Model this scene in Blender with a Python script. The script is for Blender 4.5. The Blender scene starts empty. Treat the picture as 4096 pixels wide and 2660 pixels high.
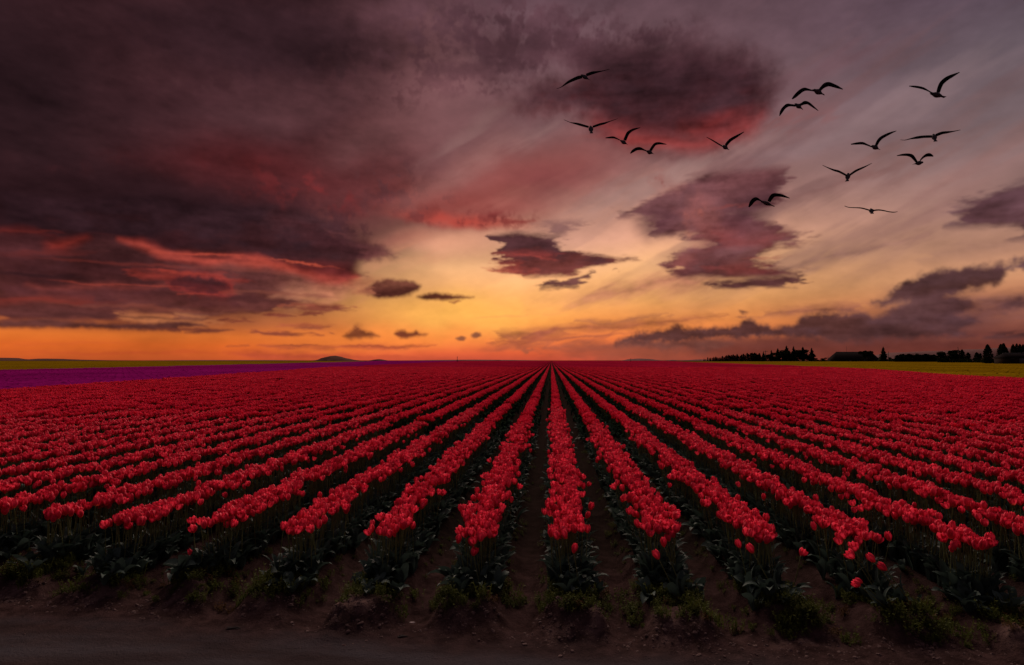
import bpy, math, random
import numpy as np
from mathutils import Vector, Matrix, Euler, noise as mnoise

R = math.radians
random.seed(7)
rng = np.random.default_rng(7)
scene = bpy.context.scene
COL = scene.collection

# ------------------------------------------------------------------ camera
FPX = 2389.0                      # focal length in pixels of the 4096 px wide photograph
CAMZ = 1.86
PITCH, YAW = math.atan(112 / FPX), math.atan(157 / FPX)
cam_data = bpy.data.cameras.new('camera')
cam_data.sensor_width = 36.0
cam_data.lens = 36.0 * FPX / 4096
cam_data.clip_start = 0.05
cam_data.clip_end = 60000
cam = bpy.data.objects.new('camera', cam_data)
COL.objects.link(cam)
cam.location = (0, 0, CAMZ)
cam.rotation_euler = (math.pi / 2 + PITCH, 0, YAW)
scene.camera = cam
CM = Euler((math.pi / 2 + PITCH, 0, YAW)).to_matrix()

def ray(px, py):
    """direction of a source pixel of the photograph (4096 x 2660)"""
    return (CM @ Vector(((px - 2048) / FPX, -(py - 1330) / FPX, -1))).normalized()

def on_plane(px, py, z=0.0):
    d = ray(px, py)
    t = (z - CAMZ) / d.z
    return Vector((0, 0, CAMZ)) + d * t

def at_dist(px, py, y):
    d = ray(px, py)
    return Vector((0, 0, CAMZ)) + d * (y / d.y)

# ------------------------------------------------------------------ colour management
vs = scene.view_settings
vs.view_transform = 'Standard'
vs.look = 'None'
vs.gamma = 1
vs.use_curve_mapping = False
EXPO = 1.6
vs.exposure = EXPO
scene.cycles.max_bounces = 4
scene.cycles.diffuse_bounces = 2
scene.cycles.glossy_bounces = 2
scene.cycles.transmission_bounces = 2
scene.cycles.transparent_max_bounces = 4
scene.cycles.use_denoising = True

def lin(c):
    return tuple((v / 255 / 12.92) if v / 255 <= 0.04045 else ((v / 255 + 0.055) / 1.055) ** 2.4 for v in c)

# ------------------------------------------------------------------ node helper
class NT:
    def __init__(s, tree):
        s.t = tree
    def n(s, kind, **kw):
        nd = s.t.nodes.new(kind)
        for k, v in kw.items():
            setattr(nd, k, v)
        return nd
    def link(s, a, b):
        s.t.links.new(a, b)
    def set(s, sock, v):
        if isinstance(v, bpy.types.NodeSocket):
            s.t.links.new(v, sock)
        else:
            sock.default_value = v
    def math(s, op, a, b=None, c=None, clamp=False):
        nd = s.n('ShaderNodeMath', operation=op, use_clamp=clamp)
        s.set(nd.inputs[0], a)
        if b is not None: s.set(nd.inputs[1], b)
        if c is not None: s.set(nd.inputs[2], c)
        return nd.outputs[0]
    def vmath(s, op, a, b=None, c=None, out=0):
        nd = s.n('ShaderNodeVectorMath', operation=op)
        s.set(nd.inputs[0], a)
        if b is not None: s.set(nd.inputs[1], b)
        if c is not None: s.set(nd.inputs[2], c)
        return nd.outputs[out]
    def smooth(s, x, lo, hi, a=0.0, b=1.0, kind='SMOOTHSTEP'):
        nd = s.n('ShaderNodeMapRange', interpolation_type=kind)
        s.set(nd.inputs[0], x)
        nd.inputs[1].default_value = lo; nd.inputs[2].default_value = hi
        nd.inputs[3].default_value = a; nd.inputs[4].default_value = b
        return nd.outputs[0]
    def mix(s, f, a, b, blend='MIX'):
        nd = s.n('ShaderNodeMix', data_type='RGBA', blend_type=blend)
        nd.clamp_factor = True
        s.set(nd.inputs[0], f); s.set(nd.inputs[6], a); s.set(nd.inputs[7], b)
        return nd.outputs[2]
    def noise(s, vec, scale=5, detail=3, rough=0.5, color=False, dist=0.0):
        nd = s.n('ShaderNodeTexNoise')
        nd.inputs['Scale'].default_value = scale
        nd.inputs['Detail'].default_value = detail
        nd.inputs['Roughness'].default_value = rough
        nd.inputs['Distortion'].default_value = dist
        if vec is not None: s.link(vec, nd.inputs['Vector'])
        return nd.outputs['Color' if color else 'Fac']
    def mapping(s, vec, loc=(0, 0, 0), rot=(0, 0, 0), scale=(1, 1, 1), kind='POINT'):
        nd = s.n('ShaderNodeMapping', vector_type=kind)
        s.link(vec, nd.inputs[0])
        nd.inputs[1].default_value = loc; nd.inputs[2].default_value = rot; nd.inputs[3].default_value = scale
        return nd.outputs[0]

# ------------------------------------------------------------------ sky
# The evening sky: three elevation ramps (towards the glow, to its left, to its right and behind)
# and cloud banks laid out by direction, their edges broken up by noise.
SUN_AZ = -5.0          # degrees, from the direction of the rows (+Y), clockwise
SUN_EL = 32.0
world = bpy.data.worlds.new('World')
scene.world = world
world.use_nodes = True
wt = world.node_tree
wt.nodes.clear()
W = NT(wt)
S = 4096 / 2380.0      # the sky was surveyed on a 2380 px wide view


# The evening sky is computed here as a panorama (azimuth x elevation), then used as the world's light.
AZN, ELN = 4096, 1024
_az = (np.arange(AZN, dtype=np.float32) + 0.5) / AZN * 2 * np.pi - np.pi      # 0 = +Y, clockwise positive
_el = (np.arange(ELN, dtype=np.float32) + 0.5) / ELN * np.pi / 2
DX = np.sin(_az)[None, :] * np.cos(_el)[:, None]
DY = np.cos(_az)[None, :] * np.cos(_el)[:, None]
DZ = np.broadcast_to(np.sin(_el)[:, None], DX.shape)
_den = np.maximum(1 + DY, 0.05)
U0 = (2 * DX / _den).astype(np.float32)
V0 = (2 * DZ / _den).astype(np.float32)

def sstep(x, lo, hi):
    t = np.clip((x - lo) / (hi - lo), 0, 1)
    return t * t * (3 - 2 * t)

def field(size, beta=1.9, stretch=1.0, rot=0.0, hi=None):
    """fractal noise, unit deviation; size = largest feature in degrees, stretched along a direction rot above the horizontal"""
    n = rng.standard_normal((2 * ELN, AZN)).astype(np.float32)
    F = np.fft.rfft2(n)
    ky = np.fft.fftfreq(2 * ELN)[:, None] * 2 * ELN / 180.0
    kx = np.fft.rfftfreq(AZN)[None, :] * AZN / 360.0
    c, s = math.cos(R(rot)), math.sin(R(rot))
    ka = (kx * c + ky * s) * stretch
    kb = -kx * s + ky * c
    k = np.sqrt(ka * ka + kb * kb)
    A = 1.0 / (k * k + (1.0 / size) ** 2) ** (beta / 2)
    if hi: A = A * np.exp(-(k * hi) ** 2)
    f = np.fft.irfft2(F * A, s=(2 * ELN, AZN))[:ELN]
    f -= f.mean(); f /= f.std()
    return f.astype(np.float32)

PW = {}
def mk_warp(au, av, *a, **k):
    return (U0 + au * field(*a, **k), V0 + av * field(*a, **k))
PW['n'] = (U0, V0)
PW['s'] = mk_warp(0.0075, 0.0045, 9, 2.5)
PW['f'] = mk_warp(0.0042, 0.0036, 3.5, 1.8)
PW['m'] = mk_warp(0.0013, 0.0008, 1.6, 2.1)
PW['h'] = mk_warp(0.0120, 0.0016, 2.2, 1.75, stretch=3.5)
PW['d'] = mk_warp(0.016, 0.006, 4.0, 1.9, stretch=4.0, rot=22)
PW['g'] = mk_warp(0.0022, 0.0018, 2.2, 1.75)
TX = {}
TX['f'] = sstep(field(6, 1.8), -0.7, 0.7)
TX['k'] = sstep(field(2.6, 1.85), -0.3, 1.2)
TX['h'] = sstep(field(4, 1.9, stretch=6), -0.8, 0.8)
TX['d'] = sstep(field(5, 2.0, stretch=7, rot=24), -0.9, 0.9)

def stereo(ox, oy):
    d = ray(ox * S, oy * S)
    return Vector((2 * d.x / (1 + d.y), 2 * d.z / (1 + d.y)))

def ramp(col_x, stops):
    pts = sorted((ray(col_x * S, y * S).z, lin(c)) for y, c in stops)
    zs = [p[0] for p in pts]
    z = DZ[:, 0]
    out = np.stack([np.interp(z, zs, [p[1][i] for p in pts]) for i in range(3)], -1)
    return out[:, None, :].astype(np.float32)

def lerp(f, a, b):
    return a + (b - a) * f[..., None]

glow = ramp(1200, [(838, (205, 82, 58)), (820, (232, 100, 60)), (790, (250, 128, 66)), (750, (253, 152, 76)), (700, (253, 176, 100)),
                   (620, (248, 184, 128)), (560, (230, 166, 132)), (480, (186, 130, 116)), (400, (156, 110, 106)),
                   (300, (134, 96, 98)), (150, (114, 84, 90)), (0, (96, 72, 80))])
right = ramp(2150, [(838, (104, 52, 44)), (800, (128, 62, 50)), (760, (152, 84, 60)), (715, (196, 120, 82)), (650, (206, 146, 108)),
                    (580, (184, 134, 110)), (500, (160, 120, 110)), (400, (136, 109, 108)), (300, (122, 102, 106)),
                    (150, (98, 86, 94)), (0, (78, 68, 80))])
left = ramp(150, [(838, (190, 82, 38)), (800, (226, 104, 36)), (775, (236, 120, 44)), (740, (176, 92, 52)), (680, (110, 58, 46)),
                  (500, (56, 30, 34)), (0, (48, 30, 36))])
SKY = lerp(sstep(DX, 0.10, 0.62), np.broadcast_to(glow, DX.shape + (3,)), right)
SKY = lerp(sstep(-DX, 0.12, 0.58), SKY, left)
# round behind the camera the sky goes on as the dim mauve of the right hand side
back = ramp(2150, [(838, (96, 60, 62)), (700, (120, 88, 92)), (400, (118, 95, 103)), (0, (92, 80, 94))])
SKY = lerp(sstep(-DY, -0.45, 0.25), SKY, back).astype(np.float32)

def stroke(x, y, rx, ry, rot, c, op=1.0, soft=0.5, w='h', tex=None):
    """an elliptical cloud bank centred on a direction; soft = share of the radius over which its edge fades"""
    ctr = stereo(x, y)
    cr, sr = math.cos(R(rot)), math.sin(R(rot))
    a = stereo(x + rx * cr, y - rx * sr) - stereo(x - rx * cr, y + rx * sr)
    b = stereo(x + ry * sr, y + ry * cr) - stereo(x - ry * sr, y - ry * cr)
    ang = math.atan2(a.y, a.x); ca, sa = math.cos(ang), math.sin(ang)
    ra, rb = max(a.length / 2, 1e-4), max(b.length / 2, 1e-4)
    rm = max(ra, rb) * 1.3 + 0.16
    m = (np.abs(U0 - ctr.x) < rm) & (np.abs(V0 - ctr.y) < rm)
    rows = np.nonzero(m.any(1))[0]; cols = np.nonzero(m.any(0))[0]
    if not len(rows): return
    sl = (slice(rows[0], rows[-1] + 1), slice(cols[0], cols[-1] + 1))
    pu = PW[w][0][sl] - ctr.x; pv = PW[w][1][sl] - ctr.y
    L = np.sqrt(((pu * ca + pv * sa) / ra) ** 2 + ((-pu * sa + pv * ca) / rb) ** 2)
    f = op * (1 - sstep(L, 1.0 - soft, 1.0 + soft * 0.25))
    if tex: f = f * TX[tex][sl]
    SKY[sl] += (np.array(lin(c), dtype=np.float32) - SKY[sl]) * f[..., None].astype(np.float32)

def poly(side, pts, c, c2=None, op=0.96, soft=10, w='h', tex=None):
    """a cloud bank given by its outline; c at its top, c2 at its underside; soft = width of the edge in pixels"""
    k = 1.0308
    off = 0 if side == 'L' else 2048
    P = [stereo((off + x / k) / S, (y / k) / S) for x, y in pts]
    xs = [p.x for p in P]; ys = [p.y for p in P]
    pad = 0.03 + soft * 0.0006
    m = (U0 > min(xs) - pad) & (U0 < max(xs) + pad) & (V0 > min(ys) - pad) & (V0 < max(ys) + pad)
    rows = np.nonzero(m.any(1))[0]; cols = np.nonzero(m.any(0))[0]
    if not len(rows): return
    sl = (slice(rows[0], rows[-1] + 1), slice(cols[0], cols[-1] + 1))
    pu, pv = PW[w][0][sl], PW[w][1][sl]
    d2 = np.full(pu.shape, 1e9, np.float32); inside = np.zeros(pu.shape, bool)
    for i in range(len(P)):
        a, b = P[i], P[(i + 1) % len(P)]
        ex, ey = b.x - a.x, b.y - a.y
        t = np.clip(((pu - a.x) * ex + (pv - a.y) * ey) / (ex * ex + ey * ey + 1e-12), 0, 1)
        d2 = np.minimum(d2, (pu - a.x - t * ex) ** 2 + (pv - a.y - t * ey) ** 2)
        if abs(ey) > 1e-9:
            inside ^= ((a.y > pv) != (b.y > pv)) & (pu < ex * (pv - a.y) / ey + a.x)
    sd = np.sqrt(d2) * np.where(inside, 1, -1)
    ws = (2.0 if soft >= 9 else 1.8) * soft / FPX / k
    f = op * sstep(sd, -1.0 * ws, 0.85 * ws)
    if tex: f = f * (0.35 + 0.65 * TX[tex][sl])
    A = np.array(lin(c), dtype=np.float32)[None, None]
    if c2 is not None:
        g = (V0[sl] - min(ys)) / (max(ys) - min(ys) + 1e-6) + 0.18 * TXN[sl]
        g = sstep(g, 0.1, 0.75)[..., None]
        A = np.array(lin(c2), dtype=np.float32) * (1 - g) + A * g
    A = A * np.clip(1 + 0.13 * TXN[sl] + 0.06 * TXM[sl] + 0.09 * TXH[sl], 0.4, 1.8)[..., None]
    SKY[sl] += (A - SKY[sl]) * f[..., None].astype(np.float32)

TXN = field(3, 2.0, stretch=2.5)
TXM = field(1.5, 1.8, stretch=1.3)
TXH = field(1.6, 2.0, stretch=7.0, rot=-2)
ST = [
 # ---- wisps over the whole right half
 (1750, 330, 800, 300, 24, (112, 80, 82), .6, .9, 's', 'd'),
 (2000, 480, 600, 160, 24, (146, 104, 98), .6, .9, 'd', 'd'),
 (1400, 520, 260, 110, 20, (206, 150, 130), .6, .9, 's', None),
 (1500, 430, 280, 36, 22, (164, 128, 122), .65, .9, 'd', None),
 (1960, 300, 420, 40, 24, (138, 112, 114), .5, .9, 'd', None),
 (1900, 170, 330, 40, 24, (108, 76, 82), .5, .9, 'd', None),
 (2080, 370, 260, 16, 22, (132, 98, 96), .55, .9, 'd', None),
 (1850, 470, 260, 14, 22, (140, 98, 92), .6, .9, 'd', None),
 (1960, 420, 200, 12, 24, (138, 98, 94), .6, .9, 'd', None),
 # ---- the great dark mass on the left
 (420, 240, 1010, 640, 0, (60, 36, 40), .98, .62, 's', None),
 (1000, 250, 260, 330, 10, (112, 74, 76), .5, .95, 's', None),
 (960, 430, 330, 170, 8, (112, 62, 60), .65, .95, 's', None),
 (300, 540, 640, 190, -3, (54, 28, 31), .96, .5, 's', None),
 (820, 420, 260, 190, 0, (84, 44, 46), .75, .95, 's', None),
 (620, 80, 420, 120, -4, (46, 29, 34), .85, .7, 'f', None),
 (800, 160, 200, 60, 10, (60, 39, 43), .6, .9, 'f', 'f'),
 (40, 180, 300, 420, 0, (38, 24, 28), .85, .95, 's', None),
 (600, 390, 340, 95, -8, (84, 34, 36), .75, .95, 's', None),
 (720, 440, 200, 66, -10, (108, 42, 43), .85, .95, 'f', 'f'),
 (560, 410, 170, 60, -10, (88, 34, 36), .5, .95, 'f', 'f'),
 (330, 370, 200, 90, 0, (64, 30, 32), .6, .95, 's', 'f'),
 (240, 455, 520, 95, -3, (42, 24, 28), .9, .8, 's', None),
 (540, 510, 330, 60, -6, (46, 26, 31), .9, .8, 'f', None),
 (130, 395, 30, 14, 10, (64, 34, 38), .35, 1, 'f', None),
 (20, 370, 30, 20, 10, (58, 34, 38), .35, 1, 'f', None),
 # ---- pinks and mottled patches in the middle
 (1050, 300, 150, 230, 10, (130, 88, 90), .5, .95, 's', None),
 (1110, 400, 110, 40, 38, (156, 114, 110), .6, 1, 'd', None),
 (1210, 330, 150, 36, 30, (158, 118, 114), .65, 1, 's', 'd'),
 (1320, 300, 150, 26, 20, (140, 96, 96), .6, 1, 's', None),
 (1250, 400, 290, 95, 14, (140, 74, 72), .8, 1, 's', None),
 (1180, 430, 270, 90, 8, (142, 74, 69), .7, 1, 's', None),
 (1270, 410, 120, 40, 0, (128, 64, 66), .5, 1, 's', None),
 (1080, 480, 230, 70, -4, (146, 68, 62), .75, 1, 's', None),
 (1060, 510, 170, 22, -4, (184, 66, 54), .75, .9, 's', None),
 (1150, 500, 110, 24, -4, (128, 54, 52), .75, .9, 'f', 'f'),
 (960, 485, 130, 26, 0, (124, 56, 52), .7, .9, 'f', 'f'),
 (890, 430, 110, 66, 30, (88, 50, 52), .95, .8, 'f', 'k'),
 (925, 400, 60, 50, 45, (92, 56, 58), .9, .9, 'f', 'k'),
 (870, 456, 80, 17, 16, (80, 44, 46), .75, .9, 'f', None),
 (1090, 505, 190, 30, -4, (118, 50, 48), .9, .9, 'f', 'k'),
 (980, 460, 90, 50, 10, (104, 58, 58), .7, .9, 'f', 'k'),
 (650, 470, 140, 40, -6, (64, 34, 38), .8, .9, 'f', 'k'),
 (800, 520, 120, 40, -10, (66, 38, 42), .8, .9, 'f', 'k'),
 (860, 200, 180, 90, 0, (74, 46, 50), .7, .9, 'f', 'k'),
 (950, 120, 160, 100, 0, (76, 50, 56), .7, .9, 'f', 'k'),
 (400, 60, 200, 60, 0, (48, 30, 35), .6, .9, 'f', 'k'),
 (1190, 516, 70, 8, -2, (140, 62, 56), .9, .8, 'h', None),
 (600, 465, 80, 24, 0, (58, 32, 36), .6, 1, 'f', 'f'),
 (780, 530, 110, 22, -10, (66, 38, 42), .7, .9, 'f', 'f'),
 (1040, 562, 130, 34, 0, (236, 164, 130), .6, .95, 's', None),
 (960, 590, 130, 34, 14, (214, 140, 106), .6, .95, 's', 'd'),
 (930, 560, 130, 30, 10, (160, 92, 80), .6, 1, 's', None),
 # ---- top, ragged purple brown cloud
 (1120, 60, 280, 80, -6, (90, 62, 70), .85, .9, 'f', 'f'),
 (1200, 115, 240, 66, -12, (72, 48, 55), .95, .8, 'f', 'f'),
 (1180, 110, 170, 36, -10, (72, 48, 54), .8, .8, 'f', None),
 (1070, 165, 120, 26, -5, (78, 52, 58), .7, .8, 'f', None),
 (1170, 150, 110, 16, 0, (72, 48, 54), .8, .9, 'f', None),
 (1340, 70, 150, 80, 0, (84, 58, 66), .9, .9, 'f', 'f'),
 (1200, 60, 320, 90, -6, (76, 52, 59), .9, .9, 'f', 'k'),
 (1500, 90, 180, 50, 10, (80, 56, 63), .8, .9, 'f', 'k'),
 (1720, 190, 90, 90, 0, (84, 60, 66), .8, .9, 'f', 'k'),
 (1120, 190, 150, 40, 0, (84, 56, 61), .8, .9, 'f', 'k'),
 (1520, 80, 60, 22, 10, (72, 48, 56), .8, .9, 'f', None),
 (1240, 30, 60, 26, 10, (84, 58, 66), .7, .9, 'f', 'f'),
 (1600, 60, 160, 30, 0, (98, 72, 80), .6, .9, 'f', 'f'),
 (1250, 245, 110, 30, 0, (98, 62, 64), .6, .9, 'f', None),
 (1300, 215, 120, 36, 0, (84, 54, 58), .8, .9, 'f', None),
 (1400, 140, 160, 50, -10, (74, 48, 55), .9, .9, 'f', None),
 (1520, 318, 200, 13, 2, (152, 66, 62), .85, .9, 's', None),
 (1480, 335, 230, 20, 6, (140, 84, 82), .4, 1, 's', None),
 (1800, 300, 130, 14, 22, (130, 84, 84), .6, .9, 'd', None),
 (1305, 530, 44, 22, 5, (136, 92, 88), .8, .8, 'h', None),
 (1080, 735, 300, 70, 0, (255, 186, 86), .75, 1, 's', None),
 (900, 790, 300, 40, 0, (255, 146, 62), .55, 1, 's', None),
 # ---- low clouds and streaks near the horizon
 (770, 776, 10, 4, -20, (160, 86, 54), .8, .9, 'm', None),
 (1072, 786, 13, 7, 0, (132, 76, 56), .9, .6, 'm', None),
 (1105, 779, 14, 8, 15, (126, 72, 56), .9, .6, 'm', None),
 (780, 829, 300, 7, -1, (190, 78, 50), .8, .9, 'h', None),
 (1220, 812, 40, 7, 0, (160, 90, 66), .7, .8, 'f', None),
 (1240, 800, 190, 22, 4, (176, 88, 62), .75, .9, 'd', 'h'),
 (1800, 815, 560, 46, 0, (116, 58, 48), .95, .8, 'h', None),
 (2150, 800, 420, 50, 0, (108, 55, 47), .85, .9, 'h', None),
 (1460, 820, 220, 24, 0, (148, 76, 58), .75, .9, 'h', None),
 (1330, 790, 200, 8, 5, (186, 96, 68), .6, .9, 'd', None),
 (2250, 745, 260, 50, 0, (112, 68, 64), .7, .9, 'h', None),
 (2240, 790, 140, 8, 0, (128, 70, 56), .6, .9, 'h', None),
 (1500, 800, 330, 13, 2, (124, 72, 62), .6, .9, 'h', None),
 (1850, 795, 400, 20, 0, (108, 62, 57), .5, .9, 'h', None),
 (1330, 786, 190, 6, 5, (164, 86, 66), .7, .9, 'h', None),
]
ST2 = [
 (700, 250, 270, 75, 8, (86, 57, 60), .5, 1, 's', None),
 (500, 190, 250, 50, -8, (72, 46, 50), .45, 1, 'f', 'f'),
 (300, 300, 240, 60, 0, (62, 38, 42), .5, 1, 's', None),
 (860, 320, 190, 70, 20, (112, 74, 75), .5, 1, 's', None),
 (1050, 400, 200, 40, 34, (156, 104, 98), .35, 1, 's', None),
 (1150, 470, 210, 26, 24, (180, 110, 98), .3, 1, 's', 'd'),
 (1080, 320, 180, 34, 38, (150, 112, 108), .35, 1, 's', 'd'),
 (430, 766, 120, 4, -1, (112, 57, 42), .85, .7, 'm', None),
 (640, 776, 70, 3, -3, (128, 62, 44), .85, .7, 'm', None),
 (690, 803, 90, 2.5, -1, (162, 76, 48), .8, .7, 'm', None),
 (870, 805, 100, 3, -2, (170, 78, 50), .8, .7, 'm', None),
 (560, 746, 40, 3, 0, (126, 62, 46), .85, .7, 'm', None),
 (745, 718, 80, 5, -3, (128, 64, 50), .85, .7, 'm', None),
 (720, 762, 40, 4, 0, (150, 76, 54), .8, .7, 'm', None),
 (300, 612, 260, 5, -3, (112, 48, 42), .6, .9, 'h', None),
 (560, 628, 190, 5, -5, (118, 60, 52), .6, .9, 'h', None),
 (120, 588, 180, 7, 2, (92, 40, 38), .7, .9, 'h', None),
 (60, 540, 160, 5, -2, (104, 40, 36), .7, .9, 'h', None),
 (660, 684, 150, 6, -3, (134, 74, 60), .6, .9, 'h', None),
 (380, 716, 250, 5, -2, (126, 66, 52), .6, .9, 'h', None),
 (120, 700, 170, 7, -2, (118, 48, 40), .7, .9, 'h', None),
 (560, 694, 170, 8, -4, (70, 38, 38), .7, .9, 'h', None),
 (240, 735, 220, 6, -1, (66, 36, 35), .7, .9, 'h', None),
 (100, 640, 150, 9, -4, (48, 26, 29), .8, .9, 'h', None),
 (500, 600, 130, 9, -4, (64, 34, 37), .6, .9, 'h', None),
 (700, 610, 90, 4, -9, (212, 88, 62), .6, .9, 'h', None),
 (480, 590, 100, 4, -3, (196, 78, 58), .5, .9, 'h', None),
 (420, 628, 90, 3, -4, (160, 58, 46), .6, .9, 'h', None),
 (490, 684, 60, 3, 6, (170, 64, 50), .6, .9, 'h', None),
 (300, 664, 200, 3, -3, (158, 64, 50), .5, .9, 'h', None),
 (1230, 592, 90, 3, -6, (170, 70, 60), .5, .9, 'h', None),
 (1180, 625, 50, 4, -6, (186, 90, 68), .6, .9, 'h', None),
 (1720, 480, 60, 4, 8, (146, 72, 68), .5, .9, 'h', None),
 (1600, 600, 40, 14, 30, (150, 82, 74), .5, .9, 's', None),
 (1780, 600, 70, 3, 2, (150, 74, 66), .5, .9, 'h', None),
 (1860, 555, 30, 5, 5, (120, 72, 72), .6, .9, 'h', None),
 (1190, 735, 130, 4, 4, (240, 150, 84), .4, .9, 'h', None),
 (300, 820, 300, 6, 0, (190, 78, 40), .6, .9, 'h', None),
 (150, 800, 260, 5, 0, (204, 92, 42), .5, .9, 'h', None),
]
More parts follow.
